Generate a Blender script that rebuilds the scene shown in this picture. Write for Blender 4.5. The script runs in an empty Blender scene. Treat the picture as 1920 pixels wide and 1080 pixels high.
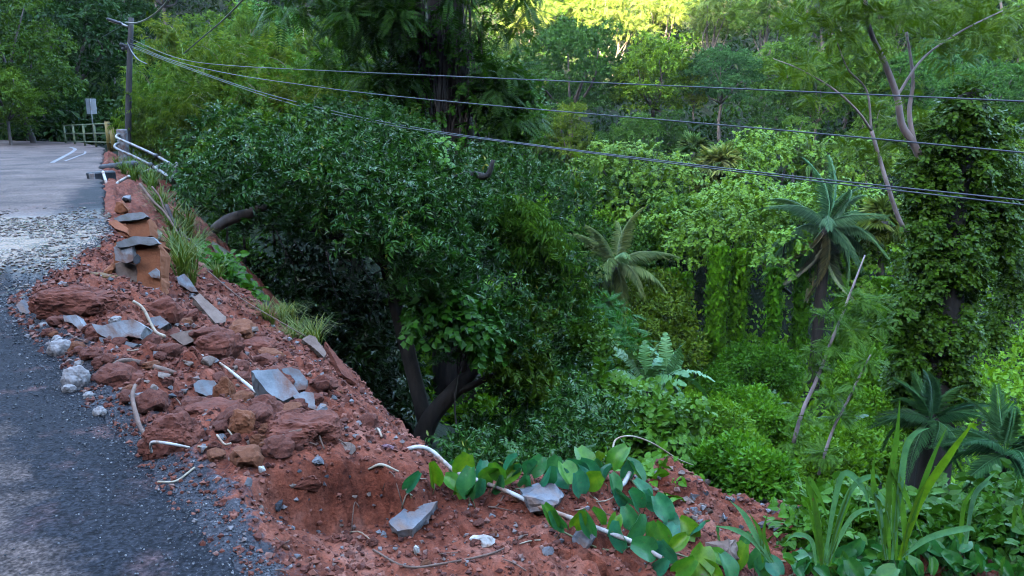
import bpy, bmesh, math, random
import numpy as np
from mathutils import Vector, Matrix, Euler

rng = np.random.default_rng(11)
random.seed(5)
SC = bpy.context.scene
COL = SC.collection

# ------------------------------------------------------------------ camera
F, PITCH, CAMZ = 1507.0, math.radians(12.3), 1.6
cam = bpy.data.cameras.new('camera')
cam.sensor_width = 36.0
cam.lens = 36.0 * F / 1920.0
cam.clip_start = 0.05
cam.clip_end = 2000.0
camo = bpy.data.objects.new('camera', cam)
camo.location = (0, 0, CAMZ)
camo.rotation_euler = (math.pi / 2 - PITCH, 0, 0)
COL.objects.link(camo)
SC.camera = camo

# ------------------------------------------------------------------ sky, sun, exposure
SUN_EL, SUN_AZ = math.radians(17.0), math.radians(206.0)      # azimuth clockwise from +Y
world = bpy.data.worlds.new('World')
SC.world = world
world.use_nodes = True
wn = world.node_tree
sky = wn.nodes.new('ShaderNodeTexSky')
sky.sky_type = 'NISHITA'
sky.sun_disc = False
sky.sun_elevation = SUN_EL
sky.sun_rotation = SUN_AZ
sky.air_density = 1.0
sky.dust_density = 1.5
sky.ozone_density = 1.5
wn.nodes['Background'].inputs['Strength'].default_value = 0.15
wn.links.new(sky.outputs[0], wn.nodes['Background'].inputs['Color'])
sun = bpy.data.lights.new('sun', 'SUN')
sun.energy = 5.0
sun.angle = math.radians(0.6)
sun.color = (1.0, 0.79, 0.46)
suno = bpy.data.objects.new('sun', sun)
sdir = Vector((math.sin(SUN_AZ) * math.cos(SUN_EL), math.cos(SUN_AZ) * math.cos(SUN_EL), math.sin(SUN_EL)))
suno.rotation_euler = (-sdir).to_track_quat('-Z', 'Y').to_euler()
suno.location = sdir * 50
COL.objects.link(suno)
SC.view_settings.view_transform = 'Standard'
SC.view_settings.look = 'None'
SC.view_settings.exposure = 4.1
SC.view_settings.gamma = 1.0
SC.cycles.max_bounces = 6
SC.cycles.diffuse_bounces = 0
SC.cycles.glossy_bounces = 2
SC.cycles.transmission_bounces = 3
SC.cycles.transparent_max_bounces = 4
SC.cycles.volume_bounces = 0
SC.cycles.use_denoising = True
SC.cycles.denoising_prefilter = 'ACCURATE'
SC.cycles.filter_width = 1.1
SC.cycles.sample_clamp_indirect = 4.0
SC.cycles.caustics_reflective = False
SC.cycles.caustics_refractive = False


# ------------------------------------------------------------------ geometry helpers
def ray(px, py):
    u, v = (px - 960) / F, (540 - py) / F
    c, s = math.cos(PITCH), math.sin(PITCH)
    return np.array([u, c + v * s, -s + v * c])


def at(px, py, Y):
    d = ray(px, py)
    return np.array([0, 0, CAMZ]) + d * (Y / d[1])


def gp(px, py, z=0.0):
    d = ray(px, py)
    return np.array([0, 0, CAMZ]) + d * ((z - CAMZ) / d[2])


def unit(a):
    a = np.asarray(a, float)
    return a / np.maximum(np.linalg.norm(a, axis=-1, keepdims=True), 1e-9)


def _hash(ix, iy, iz, seed):
    n = (ix * 374761393 + iy * 668265263 + iz * 2147483647 + seed * 1274126177) & 0xFFFFFFFF
    n = ((n ^ (n >> 13)) * 1274126177) & 0xFFFFFFFF
    return ((n ^ (n >> 16)) & 0xFFFF) / 65535.0


def vnoise(x, y, z=None, seed=0):
    x = np.asarray(x, float); y = np.asarray(y, float)
    z = np.zeros_like(x) if z is None else np.asarray(z, float)
    x0, y0, z0 = np.floor(x).astype(np.int64), np.floor(y).astype(np.int64), np.floor(z).astype(np.int64)
    fx, fy, fz = x - x0, y - y0, z - z0
    fx, fy, fz = [t * t * (3 - 2 * t) for t in (fx, fy, fz)]
    r = 0
    for dx in (0, 1):
        for dy in (0, 1):
            for dz in (0, 1):
                w = (fx if dx else 1 - fx) * (fy if dy else 1 - fy) * (fz if dz else 1 - fz)
                r = r + w * _hash(x0 + dx, y0 + dy, z0 + dz, seed)
    return r * 2 - 1


def fbm(x, y, z=None, scale=1.0, octaves=4, seed=0, gain=0.5):
    a, r, t = 1.0, 0.0, 0.0
    z = np.zeros_like(np.asarray(x, float)) if z is None else np.asarray(z, float)
    x = np.asarray(x, float) / scale; y = np.asarray(y, float) / scale; z = z / scale
    for o in range(octaves):
        r = r + a * vnoise(x, y, z, seed + o * 17)
        t += a
        a *= gain
        x, y, z = x * 2.03 + 3.1, y * 2.03 + 1.7, z * 2.03 + 5.3
    return r / t


def smooth(a, b, x):
    t = np.clip((x - a) / (b - a), 0, 1)
    return t * t * (3 - 2 * t)


def mesh_np(name, V, T, tint=None, smooth_shade=False):
    """triangles or quads from arrays -> one mesh"""
    V = np.ascontiguousarray(V, np.float32)
    T = np.ascontiguousarray(T, np.int32)
    k = T.shape[1]
    me = bpy.data.meshes.new(name)
    me.vertices.add(len(V)); me.vertices.foreach_set('co', V.ravel())
    me.loops.add(T.size); me.loops.foreach_set('vertex_index', T.ravel())
    me.polygons.add(len(T))
    me.polygons.foreach_set('loop_start', np.arange(0, T.size, k, dtype=np.int32))
    me.polygons.foreach_set('use_smooth', np.full(len(T), bool(smooth_shade)))
    if tint is not None:
        at_ = me.attributes.new('tint', 'FLOAT', 'POINT')
        at_.data.foreach_set('value', np.ascontiguousarray(tint, np.float32))
    me.update(calc_edges=True)
    me.validate(verbose=False)
    return me


def tag(o, label=None, cat=None, group=None, kind=None):
    if label: o['label'] = label
    if cat: o['category'] = cat
    if group: o['group'] = group
    if kind or cat: o['kind'] = kind or 'thing'
    return o


def ob(name, me, mat=None, parent=None, loc=None, rot=None, scale=None, color=None, **kw):
    o = bpy.data.objects.new(name, me)
    COL.objects.link(o)
    if mat is not None and len(me.materials) == 0:
        me.materials.append(mat)
    if parent is not None: o.parent = parent
    if loc is not None: o.location = [float(t) for t in loc]
    if rot is not None: o.rotation_euler = rot
    if scale is not None: o.scale = (scale, scale, scale) if np.isscalar(scale) else scale
    if color is not None: o.color = (*color, 1)
    return tag(o, **kw)


def thing(name, loc=(0, 0, 0), rz=0.0, scale=None, **kw):
    o = bpy.data.objects.new(name, None)
    o.empty_display_size = 0.2
    COL.objects.link(o)
    o.location = [float(t) for t in loc]
    o.rotation_euler = (0, 0, rz)
    if scale is not None: o.scale = (scale, scale, scale) if np.isscalar(scale) else scale
    return tag(o, **kw)


def dup(root, loc, rz=0.0, scale=1.0, label=None, group=None, color=None):
    r = root.copy(); COL.objects.link(r)
    r.location = [float(t) for t in loc]; r.rotation_euler = (0, 0, rz)
    r.scale = (scale, scale, scale) if np.isscalar(scale) else scale
    if label: r['label'] = label
    if group: r['group'] = group
    for ch in list(root.children):
        c = ch.copy(); COL.objects.link(c); c.parent = r
        if color is not None and c.name.split('.')[0] not in ('trunk', 'culm', 'stem'): c.color = (*color, 1)
        for g in list(ch.children):
            d = g.copy(); COL.objects.link(d); d.parent = c
    return r


def tube_arrays(pts, rad, n=8, wob=0.0, seed=0, closed_tip=True):
    pts = np.asarray(pts, float); rad = np.broadcast_to(np.asarray(rad, float), (len(pts),)).copy()
    tan = unit(np.gradient(pts, axis=0))
    ref = np.array([0.31, 0.17, 0.93]) if abs(tan[0][2]) < 0.85 else np.array([0.9, 0.3, 0.1])
    V = []
    x = unit(np.cross(tan[0], ref))
    for i, (p, t) in enumerate(zip(pts, tan)):
        x = unit(x - t * np.dot(x, t)); y = np.cross(t, x)
        a = np.arange(n) / n * 2 * math.pi
        r = rad[i]
        if wob: r = r * (1 + wob * vnoise(np.cos(a) * 1.3 + seed, np.sin(a) * 1.3, np.full(n, i * 0.45), seed))
        V.append(p + (np.cos(a) * r)[:, None] * x + (np.sin(a) * r)[:, None] * y)
    V = np.concatenate(V)
    m = len(pts)
    i, j = np.meshgrid(np.arange(m - 1), np.arange(n), indexing='ij')
    a = (i * n + j).ravel(); b = (i * n + (j + 1) % n).ravel()
    Q = np.stack([a, b, b + n, a + n], 1)
    T = np.concatenate([Q[:, [0, 1, 2]], Q[:, [0, 2, 3]]])
    if closed_tip:
        c0, c1 = len(V), len(V) + 1
        V = np.concatenate([V, pts[:1], pts[-1:]])
        jj = np.arange(n)
        T = np.concatenate([T, np.stack([np.full(n, c0), (jj + 1) % n, jj], 1),
                            np.stack([np.full(n, c1), (m - 1) * n + jj, (m - 1) * n + (jj + 1) % n], 1)])
    return V, T


def join_arrays(parts):
    Vs, Ts, As, o = [], [], [], 0
    for p in parts:
        V, T = p[0], p[1]
        Vs.append(V); Ts.append(T + o); o += len(V)
        As.append(p[2] if len(p) > 2 else np.full(len(V), 0.5))
    return np.concatenate(Vs), np.concatenate(Ts), np.concatenate(As)


def spline(pts, n=24):
    """Catmull-Rom through points"""
    P = np.asarray(pts, float)
    P = np.concatenate([[2 * P[0] - P[1]], P, [2 * P[-1] - P[-2]]])
    out = []
    m = len(P) - 3
    for k in range(n):
        t = k / (n - 1) * m
        i = min(int(t), m - 1); t -= i
        a, b, c, d = P[i:i + 4]
        out.append(0.5 * ((2 * b) + (-a + c) * t + (2 * a - 5 * b + 4 * c - d) * t * t + (-a + 3 * b - 3 * c + d) * t ** 3))
    return np.array(out)


def tube(name, pts, rad, mat, parent=None, n=8, wob=0.0, steps=None, smooth_shade=True, **kw):
    if steps:
        r0 = np.broadcast_to(np.asarray(rad, float), (len(pts),))
        P = spline(pts, steps)
        R = np.interp(np.linspace(0, 1, steps), np.linspace(0, 1, len(pts)), r0)
    else:
        P, R = np.asarray(pts, float), rad
    V, T = tube_arrays(P, R, n, wob)
    return ob(name, mesh_np(name, V, T, smooth_shade=smooth_shade), mat, parent, **kw)


# ------------------------------------------------------------------ material helpers
def newmat(name):
    m = bpy.data.materials.new(name)
    m.use_nodes = True
    nt = m.node_tree
    return m, nt, nt.nodes['Principled BSDF'], nt.nodes['Material Output']


def N(nt, t, **inp):
    n = nt.nodes.new(t)
    for k, v in inp.items():
        k2 = k.replace('_', ' ')
        if k2 in n.inputs:
            n.inputs[k2].default_value = v
        else:
            setattr(n, k, v)
    return n


def ramp(nt, src, stops, interp='LINEAR'):
    r = nt.nodes.new('ShaderNodeValToRGB')
    r.color_ramp.interpolation = interp
    e = r.color_ramp.elements
    while len(e) < len(stops): e.new(0.5)
    for el, (p, c) in zip(e, stops):
        el.position = p
        el.color = (*c, 1) if len(c) == 3 else c
    nt.links.new(src, r.inputs[0])
    return r.outputs[0]


def mix_rgb(nt, fac, a, b, mode='MIX'):
    m = nt.nodes.new('ShaderNodeMixRGB')
    m.blend_type = mode
    for i, v in enumerate((fac, a, b)):
        if isinstance(v, bpy.types.NodeSocket):
            nt.links.new(v, m.inputs[i])
        else:
            m.inputs[i].default_value = v if np.isscalar(v) else (*v, 1)
    return m.outputs[0]


def objco(nt):
    return nt.nodes.new('ShaderNodeTexCoord').outputs['Object']


def geopos(nt):
    return nt.nodes.new('ShaderNodeNewGeometry').outputs['Position']


def noise_tex(nt, vec, scale, detail=4, rough=0.55, dist=0.0):
    n = N(nt, 'ShaderNodeTexNoise', Scale=scale, Detail=detail, Roughness=rough, Distortion=dist)
    nt.links.new(vec, n.inputs['Vector'])
    return n.outputs['Fac']


def bump(nt, bsdf, h, strength=0.5, dist=0.02):
    b = N(nt, 'ShaderNodeBump', Strength=strength, Distance=dist)
    nt.links.new(h, b.inputs['Height'])
    nt.links.new(b.outputs[0], bsdf.inputs['Normal'])


def leafmat(name, dark, light, rough=0.42, transl=0.25, spec=0.5, third=None, blotch=0):
    m, nt, b, out = newmat(name)
    a = N(nt, 'ShaderNodeAttribute', attribute_name='tint').outputs['Fac']
    stops = [(0.0, dark), (0.9 if third else 1.0, light)]
    if third: stops = [(0.0, dark), (0.93, light), (0.97, third)]
    c = ramp(nt, a, stops)
    oi = nt.nodes.new('ShaderNodeObjectInfo')
    c = mix_rgb(nt, 1.0, c, oi.outputs['Color'], 'MULTIPLY')
    if blotch:
        co = geopos(nt)
        c = mix_rgb(nt, .8, c, ramp(nt, noise_tex(nt, co, blotch, 5, .7), [(.3, (.55, .6, .6)), (.5, (1, 1, 1)), (.7, (1.5, 1.3, 1.1))]), 'MULTIPLY')
        k = ramp(nt, noise_tex(nt, co, blotch * 2.3, 4, .6), [(.66, (0, 0, 0)), (.72, (1, 1, 1))])
        c = mix_rgb(nt, k, c, (.19, .11, .055))
        bump(nt, b, noise_tex(nt, co, blotch * 3, 3, .6), .25, .004)
    nt.links.new(c, b.inputs['Base Color'])
    b.inputs['Roughness'].default_value = rough
    b.inputs['Specular IOR Level'].default_value = spec
    if transl > 0:
        t = nt.nodes.new('ShaderNodeBsdfTranslucent')
        c2 = mix_rgb(nt, 1.0, c, (1.25, 1.15, 0.45), 'MULTIPLY')
        nt.links.new(c2, t.inputs['Color'])
        mx = nt.nodes.new('ShaderNodeMixShader')
        mx.inputs[0].default_value = transl
        nt.links.new(b.outputs[0], mx.inputs[1]); nt.links.new(t.outputs[0], mx.inputs[2])
        nt.links.new(mx.outputs[0], out.inputs['Surface'])
    return m


def barkmat(name, c1, c2, scale=6.0, rough=0.85):
    m, nt, b, out = newmat(name)
    co = objco(nt)
    mp = N(nt, 'ShaderNodeMapping'); mp.inputs['Scale'].default_value = (1, 1, 0.25)
    nt.links.new(co, mp.inputs[0])
    n = noise_tex(nt, mp.outputs[0], scale, 6, 0.65)
    nt.links.new(ramp(nt, n, [(0.3, c1), (0.7, c2)]), b.inputs['Base Color'])
    b.inputs['Roughness'].default_value = rough
    bump(nt, b, n, 0.6, 0.03)
    return m


def solidmat(name, c1, c2, scale=8.0, rough=0.6, bumps=0.3, metal=0.0, detail=5, dist=0.01, dirt=None):
    m, nt, b, out = newmat(name)
    co = objco(nt)
    n = noise_tex(nt, co, scale, detail, 0.6)
    c = ramp(nt, n, [(0.3, c1), (0.7, c2)])
    if dirt:
        n2 = noise_tex(nt, co, scale * 0.37, 5, 0.65, 0.6)
        k = ramp(nt, n2, [(0.44, (0, 0, 0)), (0.60, (1, 1, 1))])
        c = mix_rgb(nt, k, c, dirt)
    nt.links.new(c, b.inputs['Base Color'])
    b.inputs['Roughness'].default_value = rough
    b.inputs['Metallic'].default_value = metal
    if bumps: bump(nt, b, noise_tex(nt, co, scale * 3, 4, 0.6), bumps, dist)
    return m


# ================================================================== THE GROUND
EDGE_PX = [(480, 1080), (400, 990), (330, 905), (260, 830), (180, 760), (130, 680), (50, 610), (30, 560), (110, 515),
           (150, 480), (200, 440), (195, 400), (192, 350), (190, 310)]
E = np.array([gp(a, b)[:2] for a, b in EDGE_PX] + [(-15.6, 31), (-19, 38), (-23.5, 44.5), (-32, 49.5), (-46, 52), (-90, 54)])
EY = E[:, 1]
o_ = np.argsort(EY)
EYS, EXS = EY[o_], E[:, 0][o_]


def edge_x(y):
    y = np.asarray(y, float)
    return np.where(y < EYS[0], EXS[0] + 0.48 * (EYS[0] - y), np.interp(y, EYS, EXS))


PS = [-60, -12, -9, 0, 0.6, 1.5, 2.5, 4, 7, 12, 18, 30, 400]
PZ = [24, 2.0, -0.3, -0.3, -0.5, -0.95, -1.6, -3.4, -6.2, -9.3, -10.8, -11.3, -11.5]
HY = [-400, 38, 45, 55, 65, 80, 100, 130, 180, 260, 420]
HZ = [-40, -11.5, -10.5, -7.5, -3.5, 3.0, 11, 26, 55, 105, 150]


def coarse_z(x, y):
    x = np.asarray(x, float); y = np.asarray(y, float)
    s = x - edge_x(y)
    z = np.interp(s, PS, PZ)
    z = z - 1.8 * smooth(3, 8, x) * smooth(14, 4, y) * 0  # keep simple near the camera
    h = np.interp(y + 3.0 * fbm(x, y, scale=26, octaves=2, seed=3), HY, HZ)
    k = 1.5
    z = np.maximum(z, h) + np.exp(-np.abs(z - h) / k) * 0.4
    # outer shoulder of the far bend
    z = np.maximum(z, -0.45 - 0.16 * np.maximum(0, x + 21) - 0.10 * np.maximum(0, y - 56) - 9 * smooth(44, 38, y))
    # spur added as a dark back wall for the hollow under the big tree
    z = np.maximum(z, -.9 - ((x + 6.6) / 2.0) ** 2 * 1.6 - ((y - 23.5) / 2.2) ** 2 * 1.8)
    # unseen side hills added to close the valley and cut low sky light
    z = z + 0.75 * np.maximum(0, x - 42 - .12 * y) * smooth(60, 20, np.abs(y - 10)) * smooth(0, 20, x - 42) + np.minimum(0.55 * np.maximum(0, -s - 11), 20) * smooth(52, 40, y) * smooth(-45, -20, y)
    # unseen hill added behind the photographer to shade the valley, saddle cut for sunlight
    b = np.interp(-y, [14, 30, 60, 95, 130, 200], [-40, 4, 30, 66, 76, 60])
    b = b + HILL_CREST(x) * smooth(40, 95, -y)
    z = np.maximum(z, b + 2 * fbm(x, y, scale=20, seed=9))
    z = z + fbm(x, y, scale=9, octaves=3, seed=21) * 0.5 * smooth(5, 20, np.abs(s))
    return z


def HILL_CREST(x):  # crest profile shaped so sun reaches only the upper middle slope
    return np.interp(x, [-200, -125, -105, -78, -58, 0, 200], [30, 24, -3, -3, 22, 34, 34])


def mq_fit(P, Z, c=0.12):
    P = np.asarray(P, float); n = len(P)
    D = np.sqrt(((P[:, None] - P[None]) ** 2).sum(-1) + c * c)
    A = np.zeros((n + 3, n + 3)); A[:n, :n] = D - np.eye(n) * 0.02
    A[:n, n] = 1; A[:n, n + 1:] = P; A[n, :n] = 1; A[n + 1:, :n] = P.T
    w = np.linalg.lstsq(A, np.concatenate([Z, np.zeros(3)]), rcond=None)[0]

    def f(x, y):
        x = np.asarray(x, float); sh = x.shape
        q = np.stack([x.ravel(), np.asarray(y, float).ravel()], 1)
        out = np.empty(len(q))
        for i in range(0, len(q), 20000):
            qq = q[i:i + 20000]
            D = np.sqrt(((qq[:, None] - P[None]) ** 2).sum(-1) + c * c)
            out[i:i + 20000] = D @ w[:n] + w[n] + qq @ w[n + 1:]
        return out.reshape(sh)
    return f


UP_PX = [(70, 560, .06), (110, 545, .13), (180, 572, .15), (225, 592, .08), (240, 650, .0), (300, 640, -.10), (350, 640, -.17),
         (250, 700, .0), (330, 720, -.03), (400, 690, -.12), (450, 740, -.12), (380, 770, -.02), (330, 790, .0), (470, 800, .03),
         (560, 785, .09), (620, 800, .0), (520, 850, .03), (430, 870, .03), (640, 850, -.02), (700, 862, -.05), (760, 865, -.08),
         (480, 905, .0), (560, 880, .0),
         (420, 630, -.38), (480, 660, -.42), (540, 700, -.42), (600, 760, -.3), (660, 800, -.25), (300, 570, -.3), (350, 590, -.45),
         (400, 620, -.5), (470, 610, -.78), (530, 640, -.78), (600, 700, -.68), (650, 740, -.6), (250, 540, -.05), (160, 520, .0),
         (290, 450, -.25), (330, 470, -.45), (370, 500, -.8), (420, 540, -1.0),
         (500, 585, -1.15), (560, 625, -1.08), (620, 665, -1.0), (680, 740, -.8), (720, 800, -.6), (745, 832, -.38), (800, 838, -.2)]
LOW_PX = [(430, 1020, -.0), (480, 1060, -.03), (530, 1060, -.12), (600, 1075, -.2), (560, 1000, -.30), (700, 955, -.33), (620, 985, -.33), (700, 1060, -.28),
          (850, 1000, -.28), (850, 925, -.27), (800, 880, -.22), (1000, 960, -.3), (1000, 1060, -.3), (1150, 960, -.36), (1150, 1060, -.36),
          (850, 872, -.25), (950, 892, -.3), (1060, 890, -.31), (1190, 900, -.40), (1250, 1020, -.46), (1300, 1075, -.46), (400, 960, .0),
          (1230, 868, -.56), (1280, 885, -.60), (1340, 915, -.68), (1450, 945, -.80), (1530, 965, -.92), (1260, 940, -.70),
          (1330, 980, -.77), (1420, 1000, -.84), (1500, 1020, -.90), (1600, 1060, -.88), (1700, 1060, -.80), (1850, 1060, -.75),
          (1900, 980, -1.05), (1750, 960, -1.15), (1620, 990, -1.1), (600, 1300, -.2), (900, 1300, -.3), (1200, 1300, -.42), (1500, 1300, -.6),
          (1900, 1300, -.75), (2300, 1300, -.9), (2300, 1060, -1.1), (1500, 1900, -.6), (2300, 1900, -.8), (800, 1900, -.25)]
DROP_L = [(420, 540, -1.0), (500, 585, -1.15), (560, 625, -1.08), (620, 665, -1.0), (680, 740, -.8), (720, 800, -.6), (745, 832, -.38)]
DROP_N = [(800, 838, -.2), (850, 872, -.25), (950, 892, -.3), (1060, 890, -.31), (1190, 900, -.40)]
DROP_M = [(1230, 868, -.56), (1340, 915, -.68), (1450, 945, -.80), (1530, 965, -.92), (1750, 960, -1.15), (1900, 980, -1.05)]


def ctrl(lst):
    return [tuple(gp(a, b, z)) for a, b, z in lst]


def drops(lst, dx, dy, steps):
    out = []
    for a, b, z in lst:
        p = gp(a, b, z)
        for d, dz in steps:
            out.append((p[0] + dx * d, p[1] + dy * d, z - dz))
    return out


edge_pts = []
for (x, y) in E[:14]:
    for d, z in ((-0.9, -.2), (-0.3, -.09), (0.14, .03)):
        edge_pts.append((x + d, y + d * 0.35, z))
upc = ctrl(UP_PX) + drops(DROP_L, .88, .47, [(.7, 1.0), (2.0, 3.0), (5, 6.5)]) + drops([(800, 838, -.2)], .3, .95, [(.6, .9), (2, 3)]) + edge_pts
lowc = ctrl(LOW_PX) + drops(DROP_N, .1, 1.0, [(.35, .55), (1.2, 2.2), (3, 5)]) + drops(DROP_M, .15, 1.0, [(.5, .7), (1.5, 2.4), (4, 6)]) + edge_pts[:15]
upc = np.array(upc); lowc = np.array(lowc)
f_up = mq_fit(upc[:, :2], upc[:, 2]); f_low = mq_fit(lowc[:, :2], lowc[:, 2])
SCARP = np.array([gp(a, b, -.05)[:2] for a, b in [(420, 1060), (448, 985), (500, 925), (560, 905), (640, 884), (700, 880), (770, 892), (815, 850)]])
SCARP = np.concatenate([[SCARP[0] + (-.4, -.5)], SCARP, [SCARP[-1] + (0.25, 1.2)], [SCARP[-1] + (1.0, 8.0)]])


def side(x, y, L):
    """signed distance to polyline, positive on its left"""
    best = np.full(x.shape, 1e9); sg = np.ones(x.shape)
    for a, b in zip(L[:-1], L[1:]):
        d = b - a; l2 = d @ d
        t = np.clip(((x - a[0]) * d[0] + (y - a[1]) * d[1]) / l2, 0, 1)
        qx, qy = x - a[0] - t * d[0], y - a[1] - t * d[1]
        r = np.hypot(qx, qy)
        cr = d[0] * (y - a[1]) - d[1] * (x - a[0])
        m = r < best
        best = np.where(m, r, best); sg = np.where(m, np.sign(cr), sg)
    return best * sg


def soil_base(x, y):
    d = side(x, y, SCARP) + 0.07 * fbm(x, y, scale=.22, octaves=3, seed=5) + .03 * fbm(x, y, scale=.05, octaves=2, seed=6)
    up, lo = f_up(x, y), f_low(x, y)
    k = smooth(-.035, .025, d)
    z = lo + (up - lo) * k
    z = np.where(y > 7, up, z)
    s = x - edge_x(y)
    far = np.interp(s, [-1, -.2, .2, 0.8, 1.6, 2.6, 4, 7], [-.3, -.1, .0, -.25, -.7, -1.3, -3.0, -7])
    z = z + (far - z) * smooth(10.5, 14, y)
    return np.maximum(z, -9)


def soil_z(x, y, detail=True):
    x = np.asarray(x, float); y = np.asarray(y, float)
    z = soil_base(x, y)
    if detail:
        s = x - edge_x(y)
        k = smooth(-.15, .3, s)
        kk = k * (0.35 + 0.65 * smooth(.3, .9, np.abs(side(x, y, SCARP)) + smooth(3.8, 5, y)))
        n = fbm(x, y, scale=.45, octaves=4, seed=31)
        z = z + kk * 0.10 * n
        cl = np.abs(fbm(x, y, scale=.16, octaves=3, seed=41))
        z = z + kk * (0.11 * cl - 0.025)
        tn = fbm(x, y, scale=.75, octaves=4, seed=81) * 6
        fr = tn - np.floor(tn)
        st = (np.floor(tn) + smooth(.0, .22, fr)) / 6 - tn / 6
        z = z + kk * .26 * st
        z = z + k * 0.034 * fbm(x, y, scale=.06, octaves=3, seed=51, gain=.7)
        # clod ridges in the slumped part
        m = smooth(4.0, 5.2, y) * smooth(11, 9, y)
        z = z + kk * m * 0.17 * (np.abs(fbm(x * .7 + y * .7, y * .7 - x * .7, scale=.33, octaves=3, seed=61)) - .12)
    return z


# coarse terrain reaching past the horizon
def stretch(a, b, n, c, p):
    t = np.linspace(-1, 1, n)
    u = np.sign(t) * np.abs(t) ** p
    return np.where(u < 0, c + u * (c - a), c + u * (b - c))


gx = stretch(-330, 330, 330, 0, 1.9)
gy = stretch(-230, 420, 330, 12, 1.7)
GX, GY = np.meshgrid(gx, gy)
GZ = coarse_z(GX, GY)
sG = GX - edge_x(GY)
inroad = (sG > -9.2) & (sG < 1) & (GY > -12) & (GY < 58)
GZ = np.where(inroad, np.minimum(GZ, -0.25), GZ)
msk = (sG > -1.5) & (sG < 7) & (GY > 1.0) & (GY < 32)
GZ = np.where(msk, np.minimum(GZ, soil_base(GX, GY) - 1.3), GZ)


def grid_mesh(name, X, Y, Z, smooth_shade=True):
    h, w = X.shape
    V = np.stack([X.ravel(), Y.ravel(), Z.ravel()], 1)
    i, j = np.meshgrid(np.arange(h - 1), np.arange(w - 1), indexing='ij')
    a = (i * w + j).ravel()
    return mesh_np(name, V, np.stack([a, a + 1, a + w + 1, a + w], 1), smooth_shade=smooth_shade)


def mat_terrain():
    m, nt, b, out = newmat('forest_floor')
    co = geopos(nt)
    n = noise_tex(nt, co, 0.9, 6, 0.7)
    c = ramp(nt, n, [(0.3, (.008, .012, .006)), (0.5, (.014, .026, .008)), (0.7, (.026, .028, .014))])
    nt.links.new(c, b.inputs['Base Color'])
    b.inputs['Roughness'].default_value = 0.95
    bump(nt, b, noise_tex(nt, co, 3, 5), 0.8, 0.2)
    return m


def mat_soil():
    m, nt, b, out = newmat('red_soil')
    co = geopos(nt)
    n1 = noise_tex(nt, co, 2.1, 6, 0.62, 0.4)
    n2 = noise_tex(nt, co, 11.0, 5, 0.65)
    n3 = noise_tex(nt, co, 60.0, 3, 0.6)
    c = ramp(nt, n1, [(0.30, (.075, .019, .012)), (0.44, (.160, .041, .021)), (0.57, (.225, .064, .035)), (0.70, (.29, .125, .088))])
    c2 = ramp(nt, n2, [(0.30, (.35, .28, .26)), (0.5, (1, 1, 1)), (0.72, (1.35, 1.25, 1.2))])
    c = mix_rgb(nt, 1.0, c, c2, 'MULTIPLY')
    c3 = ramp(nt, n3, [(0.28, (.55, .5, .5)), (0.5, (1, 1, 1)), (0.75, (1.45, 1.4, 1.4))])
    c = mix_rgb(nt, 0.75, c, c3, 'MULTIPLY')
    ed = N(nt, 'ShaderNodeAttribute', attribute_name='tint').outputs['Fac']
    gm = nt.nodes.new('ShaderNodeMath'); gm.operation = 'MULTIPLY_ADD'
    nt.links.new(noise_tex(nt, co, 7.0, 5, .7), gm.inputs[0]); gm.inputs[1].default_value = 1.6; gm.inputs[2].default_value = -.8
    ga = nt.nodes.new('ShaderNodeMath'); ga.operation = 'ADD'
    nt.links.new(ed, ga.inputs[0]); nt.links.new(gm.outputs[0], ga.inputs[1])
    gk = ramp(nt, ga.outputs[0], [(.40, (0, 0, 0)), (.60, (1, 1, 1))])
    c = mix_rgb(nt, gk, c, ramp(nt, n3, [(.35, (.025, .025, .03)), (.6, (.075, .07, .078)), (.75, (.20, .18, .18))]))
    nt.links.new(c, b.inputs['Base Color'])
    b.inputs['Roughness'].default_value = 0.9
    b.inputs['Specular IOR Level'].default_value = 0.25
    h = mix_rgb(nt, 0.45, n2, n3)
    bump(nt, b, h, 0.9, 0.025)
    return m


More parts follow.
